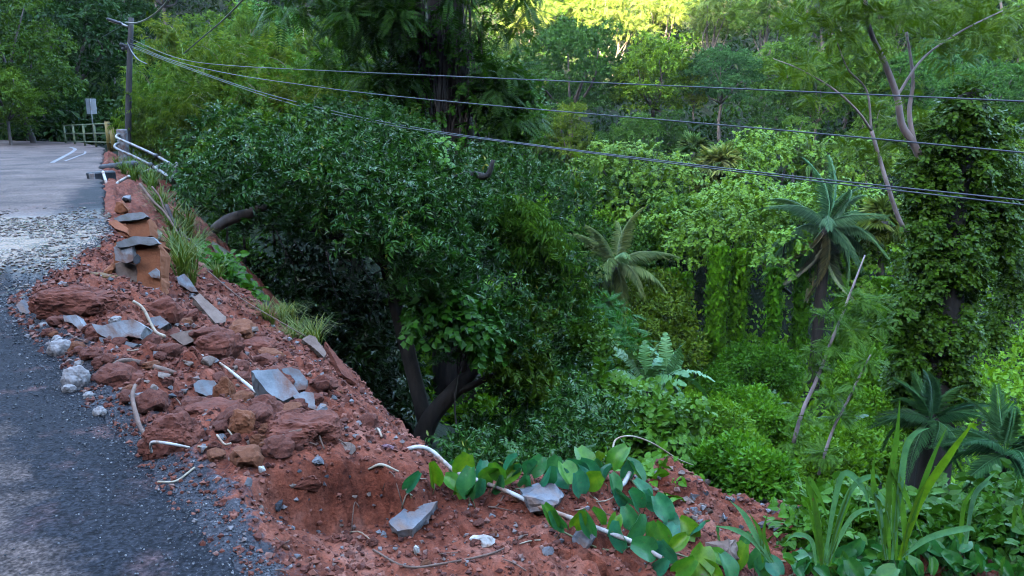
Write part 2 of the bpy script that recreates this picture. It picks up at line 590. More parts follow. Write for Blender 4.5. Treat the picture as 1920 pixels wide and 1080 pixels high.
def mat_asphalt():
    m, nt, b, out = newmat('asphalt')
    co = geopos(nt)
    sep = nt.nodes.new('ShaderNodeSeparateXYZ'); nt.links.new(co, sep.inputs[0])
    n1 = noise_tex(nt, co, 0.7, 5, 0.6, 0.5)
    n2 = noise_tex(nt, co, 3.2, 5, 0.65)
    n3 = noise_tex(nt, co, 70.0, 2, 0.5)
    c = ramp(nt, n1, [(0.32, (.058, .043, .038)), (0.5, (.118, .086, .075)), (0.68, (.185, .134, .115))])
    # loose dark grit along the broken edge: distance kept in a vertex attribute
    ed = N(nt, 'ShaderNodeAttribute', attribute_name='tint').outputs['Fac']
    gsum = nt.nodes.new('ShaderNodeMath'); gsum.operation = 'ADD'
    nt.links.new(ed, gsum.inputs[0])
    gm = nt.nodes.new('ShaderNodeMath'); gm.operation = 'MULTIPLY_ADD'
    nt.links.new(n2, gm.inputs[0]); gm.inputs[1].default_value = 0.9; gm.inputs[2].default_value = -0.45
    nt.links.new(gm.outputs[0], gsum.inputs[1])
    k = ramp(nt, gsum.outputs[0], [(0.38, (0, 0, 0)), (0.62, (1, 1, 1))])
    c = mix_rgb(nt, k, c, (.020, .021, .026))
    # red mud smeared on
    mud = ramp(nt, n2, [(0.55, (0, 0, 0)), (0.70, (1, 1, 1))])
    mudk = mix_rgb(nt, 1.0, mud, ramp(nt, n1, [(0.42, (0, 0, 0)), (0.60, (.85, .85, .85))]), 'MULTIPLY')
    c = mix_rgb(nt, mudk, c, (.16, .085, .075))
    sp = ramp(nt, n3, [(0.32, (.30, .30, .30)), (0.5, (1, 1, 1)), (0.70, (2.2, 2.15, 2.1))])
    c = mix_rgb(nt, 0.8, c, sp, 'MULTIPLY')
    c = mix_rgb(nt, 0.9, c, ramp(nt, noise_tex(nt, co, 24, 3, .7), [(.3, (.45, .45, .45)), (.5, (1, 1, 1)), (.7, (1.5, 1.45, 1.4))]), 'MULTIPLY')
    # muddy water washing over the road between y = 8.5 and 13.5
    yb = nt.nodes.new('ShaderNodeMath'); yb.operation = 'MULTIPLY_ADD'
    nt.links.new(n1, yb.inputs[0]); yb.inputs[1].default_value = 5.0; nt.links.new(sep.outputs['Y'], yb.inputs[2])
    band = nt.nodes.new('ShaderNodeMapRange')
    nt.links.new(yb.outputs[0], band.inputs['Value'])
    band.inputs['From Min'].default_value = 8.0; band.inputs['From Max'].default_value = 26.0
    wet = ramp(nt, band.outputs[0], [(0.10, (0, 0, 0)), (0.16, (1, 1, 1)), (0.36, (1, 1, 1)), (0.46, (.1, .1, .1)), (0.9, (.15, .15, .15))])
    wb = noise_tex(nt, co, 5.5, 6, 0.7, 0.8)
    silt = mix_rgb(nt, 1.0, ramp(nt, band.outputs[0], [(0.12, (0, 0, 0)), (0.18, (1, 1, 1)), (0.36, (1, 1, 1)), (0.42, (0, 0, 0))]),
                   ramp(nt, wb, [(0.46, (0, 0, 0)), (0.56, (1, 1, 1))]), 'MULTIPLY')
    c = mix_rgb(nt, silt, c, (.235, .135, .085))
    nt.links.new(c, b.inputs['Base Color'])
    ro = mix_rgb(nt, wet, (.78, .78, .78), mix_rgb(nt, ramp(nt, wb, [(0.40, (0, 0, 0)), (0.58, (1, 1, 1))]), (.10, .10, .10), (.42, .42, .42)))
    nt.links.new(ro, b.inputs['Roughness'])
    nt.links.new(mix_rgb(nt, wet, (.10, .10, .10), (.50, .50, .50)), b.inputs['Specular IOR Level'])
    hb = mix_rgb(nt, 0.5, n3, wb)
    bump(nt, b, hb, 0.8, 0.014)
    return m


M_TERR, M_SOIL, M_ASPH = mat_terrain(), mat_soil(), mat_asphalt()
ob('terrain', grid_mesh('terrain', GX, GY, GZ), M_TERR, kind='structure')

# fine red-soil sheet along the broken road edge
ys = np.geomspace(1.7, 34, 350)
ss = np.concatenate([np.linspace(-1.3, -.2, 22)[:-1], np.linspace(-.2, 4.6, 235)[:-1], np.linspace(4.6, 7.2, 26)])
SS, YY = np.meshgrid(ss, ys)
SX = edge_x(YY) + SS
sm = np.array([edge_x(np.linspace(t - .5, t + .5, 9)).mean() for t in ys])
SX = sm[:, None] + SS
SZ = soil_z(SX, YY)
me_ = grid_mesh('soil_bank', SX, YY, SZ)
at_ = me_.attributes.new('tint', 'FLOAT', 'POINT')
at_.data.foreach_set('value', (np.exp(-np.maximum(SS, 0) / .30) * smooth(9, 6, YY)).ravel().astype(np.float32))
ob('soil_bank', me_, M_SOIL, kind='structure')


# road sheet: right edge ragged where it broke off
def build_road():
    ctr = np.concatenate([[(8.6, -16.5), (3.0, -5)], E[[0]] + [(0.9, -1.6)], E[[0, 1, 2, 3, 4, 5, 6, 7, 8, 9, 10, 11, 12, 13, 14, 15, 16, 17, 18, 19]]])
    seg = np.concatenate([[0], np.cumsum(np.hypot(*np.diff(ctr, axis=0).T))])
    t = np.concatenate([np.arange(0, seg[3] - .3, .25), np.arange(seg[3] - .3, seg[17], .035), np.arange(seg[17], seg[-1], .5)])
    px = np.interp(t, seg, ctr[:, 0]); py = np.interp(t, seg, ctr[:, 1])
    rag = 0.10 * fbm(px, py, scale=.5, octaves=4, seed=71) + 0.05 * fbm(px, py, scale=.09, octaves=3, seed=72)
    # direction of the whole road, not of the ragged edge
    lx = np.interp(py, [-17, 10, 25, 38, 44.5, 49.5, 52, 54], [-.88, -.88, -.88, -.84, -.72, -.42, -.12, -.05])
    ly = -np.sqrt(1 - lx ** 2)
    w = np.concatenate([[0, .03, .08, .16, .26, .38, .52, .7, .9, 1.2, 1.6], np.linspace(2.1, 8.2, 16)])
    X = px[:, None] + lx[:, None] * (w[None] - rag[:, None] * np.exp(-w[None] / .3))
    Y = py[:, None] + ly[:, None] * (w[None] - rag[:, None] * np.exp(-w[None] / .3))
    X = np.concatenate([X[:, :1] - lx[:, None] * .01, X], 1); Y = np.concatenate([Y[:, :1] - ly[:, None] * .01, Y], 1)
    Z = 0.012 * fbm(X, Y, scale=1.5, octaves=3, seed=73) + 0.004 * fbm(X, Y, scale=.12, octaves=2, seed=74)
    Z = Z + 0.02 * smooth(13, 20, Y)
    # step of the older surfacing
    Z[:, 0] = -0.14
    Z[:, 1] -= 0.015
    me = grid_mesh('road', X, Y, Z)
    wd = np.concatenate([[0], w])
    nearness = 1.15 * np.exp(-wd / 0.75)[None] * np.ones_like(X)
    nearness = nearness * smooth(24, 14, Y)
    a = me.attributes.new('tint', 'FLOAT', 'POINT')
    a.data.foreach_set('value', nearness.ravel().astype(np.float32))
    me.flip_normals()
    return ob('road', me, M_ASPH, kind='structure')


build_road()
M_LINE = solidmat('worn_paint', (.16, .15, .155), (.33, .32, .32), 6, .7, 0)


def road_line(pxs, w):
    P = spline([gp(a, b, .03) for a, b in pxs], 24); tn = unit(np.gradient(P, axis=0)); sd = np.stack([-tn[:, 1], tn[:, 0], 0 * tn[:, 0]], 1)
    V = np.stack([P - sd * w, P + sd * w], 1).reshape(-1, 3); i = np.arange(23) * 2
    V[:, 2] = .012 * fbm(V[:, 0], V[:, 1], scale=1.5, octaves=3, seed=73) + .032
    ob('road_marking', mesh_np('road_marking', V, np.stack([i, i + 2, i + 3, i + 1], 1)), M_LINE, kind='structure')


road_line([(98, 305), (118, 294), (138, 283), (140, 279), (132, 276)], .07)
road_line([(122, 302), (142, 294), (158, 288), (160, 284)], .04)


# ================================================================== FOLIAGE TOOLS
def leaf_fold(w=.2, fold=.08, droop=.12):
    V = np.array([[0, 0, 0], [-w, .45, fold], [0, 1, -droop], [w, .45, fold]], float)
    return V, np.array([[0, 3, 2], [0, 2, 1]])


def leaf_blade(w=.17, fold=.06, droop=.2):
    V = np.array([[0, 0, 0], [-w, .3, fold], [-w * .8, .65, fold * .6 - droop * .3], [0, 1, -droop], [w * .8, .65, fold * .6 - droop * .3],
                  [w, .3, fold], [0, .5, -droop * .12]], float)
    return V, np.array([[0, 6, 1], [1, 6, 2], [2, 6, 3], [0, 5, 6], [5, 4, 6], [4, 3, 6]])


def leaf_heart(w=.5, fold=.07, droop=.15):
    V = np.array([[0, .12, 0], [-w * .55, -.08, fold], [-w, .25, fold], [-w * .7, .68, fold * .4], [0, 1, -droop],
                  [w * .7, .68, fold * .4], [w, .25, fold], [w * .55, -.08, fold], [0, .5, -.03]], float)
    return V, np.array([[0, 8, 1], [1, 8, 2], [2, 8, 3], [3, 8, 4], [0, 7, 8], [7, 6, 8], [6, 5, 8], [5, 4, 8]])


def frames(D, Up):
    y = unit(D)
    x = np.cross(y, Up); l = np.linalg.norm(x, axis=-1, keepdims=True)
    x = np.where(l < 1e-3, np.array([1.0, 0, 0]), x); x = unit(x)
    z = np.cross(x, y)
    return np.stack([x, y, z], -1)


def place(tpl, P, D, Up, S, tint, jitter=0.12, r=rng):
    """copies of one template (V,T,A) at points P along D"""
    V, T, A = tpl
    R = frames(D, Up)
    W = np.einsum('nij,vj->nvi', R, V) * S[:, None, None] + P[:, None]
    n, v = len(P), len(V)
    TT = (T[None] + (np.arange(n) * v)[:, None, None]).reshape(-1, 3)
    AA = np.clip(A[None] * 0.55 + tint[:, None] * 0.45, 0, 1).ravel()
    return W.reshape(-1, 3), TT, AA


def sprig(leaf, n, length, size, kind='alt', seed=0):
    """a twig's leaves: arrays with a per-leaf tint"""
    r = np.random.default_rng(seed)
    V, T = leaf
    P, D, U, S = [], [], [], []
    for i in range(n):
        t = (i + .5) / n
        a = r.uniform(0, 2 * math.pi)
        if kind == 'alt':
            sd = 1 if i % 2 else -1
            d = np.array([sd * r.uniform(.6, 1), r.uniform(.35, .8), r.uniform(-.45, .25)])
            p = np.array([0, t * length, -0.1 * length * t * t]); u = np.array([r.normal(0, .3), r.normal(0, .3), 1])
        elif kind == 'whorl':
            d = np.array([math.cos(a), r.uniform(.1, .8), math.sin(a) - r.uniform(0, .7)])
            p = np.array([0, length * (0.55 + .45 * t), 0]); u = np.array([r.normal(0, .3), .6, 1])
        elif kind == 'hang':
            d = np.array([r.normal(0, .5), r.uniform(.2, .7), r.uniform(-1.2, -.4)])
            p = np.array([r.normal(0, .08) * length, t * length, 0]); u = np.array([0, 1, .5])
        elif kind == 'cloud':
            q = r.normal(0, 1, 3); q /= np.linalg.norm(q)
            p = q * length * r.uniform(.4, 1); d = q + r.normal(0, .5, 3); u = np.array([0, 0, 1]) + r.normal(0, .4, 3)
        else:   # pinnate: paired leaflets in one plane
            sd = 1 if i % 2 else -1
            tt = (i // 2 + 1) / (n / 2)
            d = np.array([sd * 1.0, .45, -.12]); p = np.array([0, tt * length, -0.22 * length * tt * tt]); u = np.array([0, 0, 1])
        P.append(p); D.append(d); U.append(u)
        sz = size * r.uniform(.75, 1.2)
        if kind == 'pinnate': sz = size * (1 - .45 * abs(2 * tt - .9))
        S.append(sz)
    return place((V, T, np.zeros(len(V))), np.array(P), np.array(D), np.array(U), np.array(S), r.uniform(0, 2.2, n), r=r)


def sphere_dirs(n, r):
    v = r.normal(size=(n, 3))
    return unit(v)


def lumps(center, radii, n, rs, r, zmin=-.55, flat=1.0):
    """sub-clumps over an ellipsoid: list of (centre, radius)"""
    i = np.arange(n) + .5
    z = 1 - (1 - zmin) * i / n
    a = i * 2.39996 + r.uniform(0, 6)
    q = np.stack([np.sqrt(1 - z * z) * np.cos(a), np.sqrt(1 - z * z) * np.sin(a), z], 1) + r.normal(0, .12, (n, 3))
    k = r.uniform(.68, .92, n)[:, None]
    C = np.asarray(center) + q * np.asarray(radii) * k
    R = rs * r.uniform(.7, 1.3, n)
    return [(c, np.array([rr, rr, rr * flat])) for c, rr in zip(C, R)]


def foliage(blobs, n, tpls, size=1.0, droop=.35, r=rng, shell=(.72, 1.05), up=.35, cull=.72, rand=.55, tintvar=.35, zcut=-.75):
    """sprigs over the skins of blobs -> arrays"""
    area = np.array([b[1][0] * b[1][1] + b[1][0] * b[1][2] for b in blobs])
    cnt = np.maximum(1, (n * area / area.sum())).astype(int)
    Ps, Ns, Ts = [], [], []
    for (c, rad), k in zip(blobs, cnt):
        q = sphere_dirs(int(k * 1.25), r)
        q = q[q[:, 2] > zcut + r.uniform(-.2, .25, len(q))]
        ph = r.uniform(0, 6, 6)
        lump = 1 + .13 * np.sin(q[:, 0] * 4 + ph[0]) * np.sin(q[:, 1] * 4 + ph[1]) + .1 * np.sin(q[:, 2] * 6 + ph[2] + q[:, 0] * 3)
        Ps.append(np.asarray(c) + q * rad * (r.uniform(*shell, len(q)) * lump)[:, None]); Ns.append(q)
        Ts.append(np.full(len(q), r.uniform(-tintvar, tintvar)))
    P, Nn, TT = np.concatenate(Ps), np.concatenate(Ns), np.concatenate(Ts)
    keep = np.ones(len(P), bool)
    if len(blobs) < 90:
        for (c, rad) in blobs:
            keep &= (((P - np.asarray(c)) / (np.asarray(rad) * cull)) ** 2).sum(1) > 1
    P, Nn, TT = P[keep], Nn[keep], TT[keep]
    m = len(P)
    D = unit(Nn + r.normal(0, rand, (m, 3)) + np.array([0, 0, -droop]))
    U = unit(Nn * .5 + np.array([0, 0, up + .4]) + r.normal(0, .3, (m, 3)))
    S = size * r.uniform(.7, 1.25, m)
    tint = np.clip(r.uniform(0, 1, m) * .6 + .2 + TT, 0, 1)
    pick = r.integers(0, len(tpls), m)
    return join_arrays([place(tp, P[pick == i], D[pick == i], U[pick == i], S[pick == i], tint[pick == i], r=r) for i, tp in enumerate(tpls) if (pick == i).any()])


def crown_mesh(name, *a, **k):
    V, T, A = foliage(*a, **k)
    return mesh_np(name, V, T, A)


def branchy(base, heads, r0, r=rng, n=7, bend=.25):
    """trunk that forks towards given points"""
    parts = []
    base = np.asarray(base, float)
    top = np.mean(heads, axis=0); fork = base + (top - base) * .55
    V, T = tube_arrays(spline([base, base + (fork - base) * .5 + r.normal(0, bend * .4, 3), fork], 10), np.linspace(r0, r0 * .65, 10), n, .12)
    parts.append((V, T))
    for h in heads:
        h = np.asarray(h, float)
        mid = fork + (h - fork) * .5 + r.normal(0, bend, 3)
        V, T = tube_arrays(spline([fork, mid, h], 8), np.linspace(r0 * .5, r0 * .12, 8), 6, .1)
        parts.append((V, T))
    V, T, A = join_arrays(parts)
    return mesh_np('trunk', V, T, smooth_shade=True)


WHITE = (1, 1, 1)
L_GREEN = leafmat('leaf_green', (.030, .085, .010), (.115, .235, .024), transl=.18, spec=.18)
L_DARK = leafmat('leaf_dark_glossy', (.012, .058, .008), (.048, .150, .013), rough=.30, transl=.08, spec=.36, third=(.30, .30, .04))
L_VINE = leafmat('leaf_vine', (.040, .110, .008), (.135, .280, .022), rough=.42, transl=.16, spec=.22)
L_LIME = leafmat('leaf_fine_lime', (.075, .190, .006), (.200, .390, .014), rough=.5, transl=.25, spec=.3)
L_BAMB = leafmat('leaf_bamboo', (.050, .130, .010), (.200, .310, .034), rough=.5, transl=.22, spec=.18)
L_PALM = leafmat('leaf_palm', (.034, .095, .030), (.095, .190, .062), rough=.42, transl=.12, spec=.3)
L_FERN = leafmat('leaf_feathery', (.040, .110, .008), (.130, .240, .018), rough=.5, transl=.28, spec=.3)
L_BIND = leafmat('leaf_bindweed', (.025, .125, .030), (.070, .195, .042), rough=.36, transl=.25, spec=.4, blotch=26)
L_REED = leafmat('leaf_reed', (.050, .135, .018), (.110, .230, .035), rough=.38, transl=.25, blotch=20)
L_GRASS = leafmat('leaf_grass', (.050, .110, .012), (.160, .200, .045), rough=.55, transl=.25, spec=.3)
L_DRY = leafmat('leaf_dry', (.10, .075, .045), (.26, .21, .13), rough=.7, transl=.15)
B_DARK = barkmat('bark_dark', (.012, .011, .010), (.045, .036, .030))
B_GREY = barkmat('bark_grey', (.070, .060, .055), (.19, .16, .145))
B_PINK = barkmat('bark_pinkish', (.28, .21, .20), (.54, .44, .42), 3.0)
B_BROWN = barkmat('bark_brown', (.035, .025, .022), (.105, .075, .066))

T_MANGO = [sprig(leaf_blade(.15, .05, .25), 9, .16, .17, 'whorl', 100 + i) for i in range(5)] + [sprig(leaf_blade(.16, .05, .2), 8, .30, .15, 'alt', 120 + i) for i in range(3)]
T_MANG2 = [sprig(leaf_fold(.16, .05, .25), 10, .16, .17, 'whorl', 140 + i) for i in range(5)] + [sprig(leaf_fold(.17, .05, .2), 9, .30, .15, 'alt', 150 + i) for i in range(3)]
T_BROAD = [sprig(leaf_fold(.24, .07, .15), 9, .55, .30, 'alt', 200 + i) for i in range(4)] + [sprig(leaf_fold(.26, .07, .15), 8, .35, .30, 'cloud', 210 + i) for i in range(3)]
T_ROSET = [sprig(leaf_fold(.17, .06, .2), 11, .18, .34, 'whorl', 220 + i) for i in range(5)]
T_VINE = [sprig(leaf_heart(.45, .08, .2), 6, .40, .14, 'alt', 230 + i) for i in range(5)]
T_FINE = [sprig(leaf_fold(.28, .05, .1), 12, .13, .085, 'cloud', 240 + i) for i in range(5)]
T_IVY = [sprig(leaf_fold(.42, .06, .15), 7, .24, .10, 'alt', 280 + i) for i in range(5)]
T_PINN = [sprig(leaf_fold(.17, .03, .1), 22, .55, .16, 'pinnate', 250 + i) for i in range(3)]
T_BAMB = [sprig(leaf_fold(.085, .03, .25), 9, .42, .27, 'hang', 260 + i) for i in range(5)] + [sprig(leaf_fold(.085, .03, .25), 9, .45, .25, 'alt', 270 + i) for i in range(3)]


def put_z(x, y):
    return float(coarse_z(np.array([x]), np.array([y]))[0])


# ---------------------------------------------------------------- far hillside trees: four crown shapes, copied
def proto_tree(kind, seed):
    r = np.random.default_rng(seed)
    if kind == 'round':        # dense blue-green dome of rosettes
        bl = lumps((0, 0, 6.0), (3.9, 3.9, 3.6), 46, .92, r, -.7, .62)
        me = crown_mesh('crown', bl, 3400, T_ROSET, .85, .1, r, zcut=-.3, shell=(.8, 1.05), cull=.8)
    elif kind == 'broad':
        bl = lumps((0, 0, 5.6), (3.5, 3.3, 3.9), 34, .98, r, -.8, .66) + lumps((1.4, .6, 7.8), (1.7, 1.7, 1.6), 9, .7, r, -.5, .66)
        me = crown_mesh('crown', bl, 3000, T_BROAD, .85, .45, r, zcut=-.35, shell=(.78, 1.08), cull=.8)
    elif kind == 'tall':
        bl = lumps((0, 0, 5.2), (2.5, 2.5, 4.4), 38, .82, r, -.9, .7)
        me = crown_mesh('crown', bl, 2700, T_BROAD, .66, .6, r, zcut=-.35, shell=(.78, 1.08), cull=.8)
    else:                       # flat layered crown, feathery
        bl = []
        for k in range(9):
            a = r.uniform(0, 6.3); q = r.uniform(.3, 2.9)
            bl += [((q * math.cos(a), q * math.sin(a), r.uniform(5.4, 8.6)), np.array([1.7, 1.7, .42]) * r.uniform(.7, 1.2))]
        me = crown_mesh('crown', bl, 1500, T_PINN, .85, .1, r, shell=(.55, 1.05), cull=.3)
    heads = [b[0] for b in bl[::max(1, len(bl) // 6)]]
    tr = branchy((0, 0, -1.5), heads, .24 if kind != 'flat' else .17, r, bend=.4)
    return me, tr


FAR = {k: proto_tree(k, 300 + i) for i, k in enumerate(('round', 'broad', 'tall', 'flat'))}
GRP_HILL = 'forest trees on the far hillside'
LBL_HILL = 'one of the many similar green trees massed on the far hillside'


def far_tree(kind, x, y, scale, color, label=LBL_HILL, group=GRP_HILL, rz=None, z=None, bark=None, name='forest_tree', mat=None, sz=1.0):
    me, tr = FAR[kind]
    t = thing(name, (x, y, put_z(x, y) - .2 if z is None else z), random.uniform(0, 6.28) if rz is None else rz,
              (scale, scale, scale * sz), label=label, cat='tree', group=group)
    ob('trunk', tr, bark or B_GREY, t)
    ob('crown', me, mat or L_GREEN, t, color=color)
    return t


def far_at(kind, px, py_top, Y, width_px, color, label=LBL_HILL, group=GRP_HILL, **k):
    """a tree whose crown top shows at (px, py_top) and is width_px wide"""
    p = at(px, py_top, Y)
    wid = {'round': 8.6, 'broad': 7.6, 'tall': 5.8, 'flat': 8.0}[kind]; hgt = {'round': 10.0, 'broad': 10.0, 'tall': 10.2, 'flat': 9.2}[kind]
    sc = width_px * Y / F / wid
    return far_tree(kind, p[0], p[1], sc, color, label, group, z=p[2] - hgt * sc * k.get('sz', 1.0), **k)


BLUE = (.85, 1.1, 3.2); TEAL = (.75, 1.05, 1.7); LITE = (1.7, 1.55, 1.0); YEL = (2.2, 1.55, .7); MID = (1.15, 1.15, 1.0); DEEP = (.5, .62, .7)
far_at('round', 1075, 28, 66, 220, (.75, .92, 1.7), 'large dark green domed tree high on the hillside beside the sunlit gap', None)
far_at('broad', 1225, 55, 64, 150, LITE, 'light green broadleaf tree between the dark domed tree and the blue green one', None)
far_at('round', 1358, 82, 62, 130, BLUE, 'blue green round crowned tree standing alone on the hillside', None)
far_at('tall', 1305, 130, 63, 45, YEL, 'narrow yellowish tree beside the blue green round tree', None)
far_at('tall', 1070, 185, 60, 80, (1.5, 1.15, .6), 'short olive yellow bushy tree under the large dark domed tree', None)
far_at('broad', 1190, 205, 58, 95, (.9, 1.0, 1.2), 'grey green shrubby tree below the light green broadleaf tree', None)
far_at('flat', 1330, -30, 84, 190, (1.9, 1.35, 2.2), 'flat topped tree with pale trunks at the upper edge above the blue green tree', None)  # crown colour paled to carry the warm glow of the sunlit strip
far_at('flat', 1450, -25, 80, 170, (1.1, 1.0, .8), 'flat topped tree at the upper edge right of the pale trunked one')
far_at('broad', 1470, 60, 66, 130, (1.1, 1.15, 1.0), 'leafy green tree just right of the blue green round tree'); far_at('round', 1540, 120, 63, 130, (.9, 1.0, 1.0), 'dark round tree behind the thin branch tips of the ivy tree'); far_at('broad', 1600, 40, 72, 160, MID, 'mid green tree seen behind the upper bare branch')
far_at('round', 1700, 90, 70, 170, TEAL, 'blue green tree directly behind the fork of the bare branches'); far_at('broad', 1790, 60, 74, 170, BLUE, 'bluish tree between the bare fork and the right edge, above the top wire'); far_at('round', 1860, 110, 62, 170, TEAL, 'blue green tree at the right edge above the ivy trunk top')
far_at('tall', 1440, 160, 60, 80, DEEP, 'dark narrow tree in the gap right of the blue green round tree'); far_at('broad', 1850, 200, 55, 150, LITE, 'light green tree right behind the top of the ivy trunk'); far_at('tall', 1645, 170, 60, 90, MID, 'slim green tree behind the lower curved bare branch')
far_at('flat', 985, -20, 88, 170, (2.0, 1.35, 2.4), 'pale sunlit flat topped tree at the left end of the sunlit strip'); far_at('broad', 960, 60, 78, 120, (2.2, 1.5, 2.2), 'sunlit pale tree beside the tall vine wrapped trunk'); far_at('broad', 1000, 190, 62, 110, MID, 'mid green tree under the sunlit gap, right of the vine wrapped trunk')  # first two crowns have sunlight put into their paled colour
far_at('flat', 1150, -30, 86, 210, (2.0, 1.35, 2.4), 'sunlit flat topped tree above the large dark domed tree'); far_at('flat', 1240, -25, 92, 170, (2.0, 1.35, 2.4), 'sunlit tree at the upper edge above the light green broadleaf tree')  # both crown colours lightened to stand in for warm sunlight
far_at('broad', 940, 130, 66, 110, MID, 'green tree partly hidden by the vine wrapped trunk on its right'); far_at('tall', 1140, 240, 57, 70, DEEP, 'dark slim tree between the middle wires below the large dark domed tree'); far_at('tall', 1260, 200, 59, 60, DEEP, 'dark slim tree under the narrow yellowish tree'); far_at('broad', 1740, 190, 58, 130, MID, 'mid green tree between the bare fork and the ivy trunk')
far_at('tall', 1500, 210, 56, 70, MID, 'slim green tree above the upright palm under the wires'); far_at('broad', 1900, -10, 84, 190, MID, 'green tree filling the upper right corner'); far_at('flat', 1560, -30, 86, 180, MID, 'flat topped tree at the upper edge left of the bare branches'); far_at('flat', 1680, -20, 92, 190, MID, 'flat topped tree at the upper edge right of the tallest bare branch'); far_at('broad', 1790, -30, 96, 170, MID, 'distant tree at the upper edge left of the corner tree')
r_ = np.random.default_rng(77)
for Yd in (98, 112, 128, 146, 168, 195):
    for px in np.arange(250, 1960, 2600 / Yd * 4.6):
        x = (px + r_.uniform(-30, 30) - 960) / F * Yd; y = Yd + r_.uniform(-6, 6)
        k = ('round', 'broad', 'tall', 'flat')[r_.integers(0, 4)]
        far_tree(k, x, y, r_.uniform(.9, 1.3), np.array(MID) * r_.uniform(.75, 1.25) * np.array([r_.uniform(.9, 1.25), 1, r_.uniform(.8, 1.15)]),
                 'one of the hazy green trees covering the high slope in the distance', 'distant trees on the high slope')
# band behind the bamboo, left of the big tree
for i, (px, py, Yd, w, c, k) in enumerate([(300, 60, 78, 150, TEAL, 'broad'), (400, 20, 84, 170, MID, 'round'), (500, -10, 80, 170, TEAL, 'broad'), (610, 10, 74, 160, TEAL, 'tall'),
                                     (690, 60, 70, 110, BLUE, 'tall'), (350, 100, 66, 120, MID, 'broad'), (460, 70, 62, 140, MID, 'tall'), (560, 60, 60, 140, TEAL, 'broad'), (900, 60, 72, 120, MID, 'broad'),
                                     (230, 60, 74, 110, TEAL, 'tall'), (270, 130, 62, 100, MID, 'broad'), (740, 30, 80, 130, TEAL, 'round')]):
    far_at(k, px, py, Yd, w, c, 'one of the blue green trees rising behind the bamboo thicket', 'trees behind the bamboo')

# ---------------------------------------------------------------- dark trees overhanging the bend of the road
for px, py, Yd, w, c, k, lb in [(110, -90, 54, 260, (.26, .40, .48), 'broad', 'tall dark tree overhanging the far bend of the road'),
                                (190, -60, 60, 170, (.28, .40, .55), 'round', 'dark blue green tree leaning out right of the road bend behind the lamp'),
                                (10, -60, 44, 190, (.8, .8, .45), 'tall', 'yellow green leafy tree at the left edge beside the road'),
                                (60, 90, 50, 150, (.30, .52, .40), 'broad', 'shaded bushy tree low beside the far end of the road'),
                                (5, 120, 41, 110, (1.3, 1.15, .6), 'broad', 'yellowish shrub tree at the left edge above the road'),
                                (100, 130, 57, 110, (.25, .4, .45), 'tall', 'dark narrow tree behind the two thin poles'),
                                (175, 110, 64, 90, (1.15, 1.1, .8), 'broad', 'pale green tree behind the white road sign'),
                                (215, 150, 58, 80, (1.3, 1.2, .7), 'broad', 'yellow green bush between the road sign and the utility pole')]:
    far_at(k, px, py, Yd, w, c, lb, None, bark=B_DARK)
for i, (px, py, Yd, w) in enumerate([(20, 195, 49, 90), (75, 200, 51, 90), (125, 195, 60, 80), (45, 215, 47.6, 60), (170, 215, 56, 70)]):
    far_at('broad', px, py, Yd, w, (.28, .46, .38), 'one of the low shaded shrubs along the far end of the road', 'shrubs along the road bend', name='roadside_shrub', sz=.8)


# ---------------------------------------------------------------- bamboo thicket right of the road
def bamboo_proto(seed, h=6.0, nculm=16, spread=1.3):
    r = np.random.default_rng(seed)
    cul, P, D, U = [], [], [], []
    for i in range(nculm):
        a = r.uniform(0, 6.3); q = r.uniform(0, .35)
        b = np.array([math.cos(a) * q, math.sin(a) * q, 0]); o = np.array([math.cos(a), math.sin(a), 0])
        hh = h * r.uniform(.55, 1.05); lean = spread * r.uniform(.35, 1.2)
        pts = np.array([b, b + o * lean * .18 + (0, 0, hh * .45), b + o * lean * .55 + (0, 0, hh * .82), b + o * lean * 1.15 + (0, 0, hh * .93), b + o * lean * 1.6 + (0, 0, hh * .84)])
        sp = spline(pts, 18)
        V, T = tube_arrays(sp[:16], np.linspace(.035, .008, 16), 5); cul.append((V, T))
        for k in range(46):
            t = r.uniform(.18, 1) ** .8; j = t * 17; i0 = min(int(j), 16)
            p = sp[i0] + (sp[i0 + 1] - sp[i0]) * (j - i0)
            dd = unit(o * .4 + r.normal(0, .8, 3) + (0, 0, -.2))
            P.append(p + dd * r.uniform(0, .35)); D.append(dd)
    P, D = np.array(P), np.array(D); m = len(P)
    U = np.tile([0, 0, 1.0], (m, 1)) + r.normal(0, .3, (m, 3)); S = r.uniform(.7, 1.3, m); tint = r.uniform(0, 1, m); pick = r.integers(0, len(T_BAMB), m)
    V, T, A = join_arrays([place(tp, P[pick == i], D[pick == i], U[pick == i], S[pick == i], tint[pick == i]) for i, tp in enumerate(T_BAMB)])
    Vc, Tc, Ac = join_arrays(cul)
    return mesh_np('culm', Vc, Tc, smooth_shade=True), mesh_np('foliage', V, T, A)


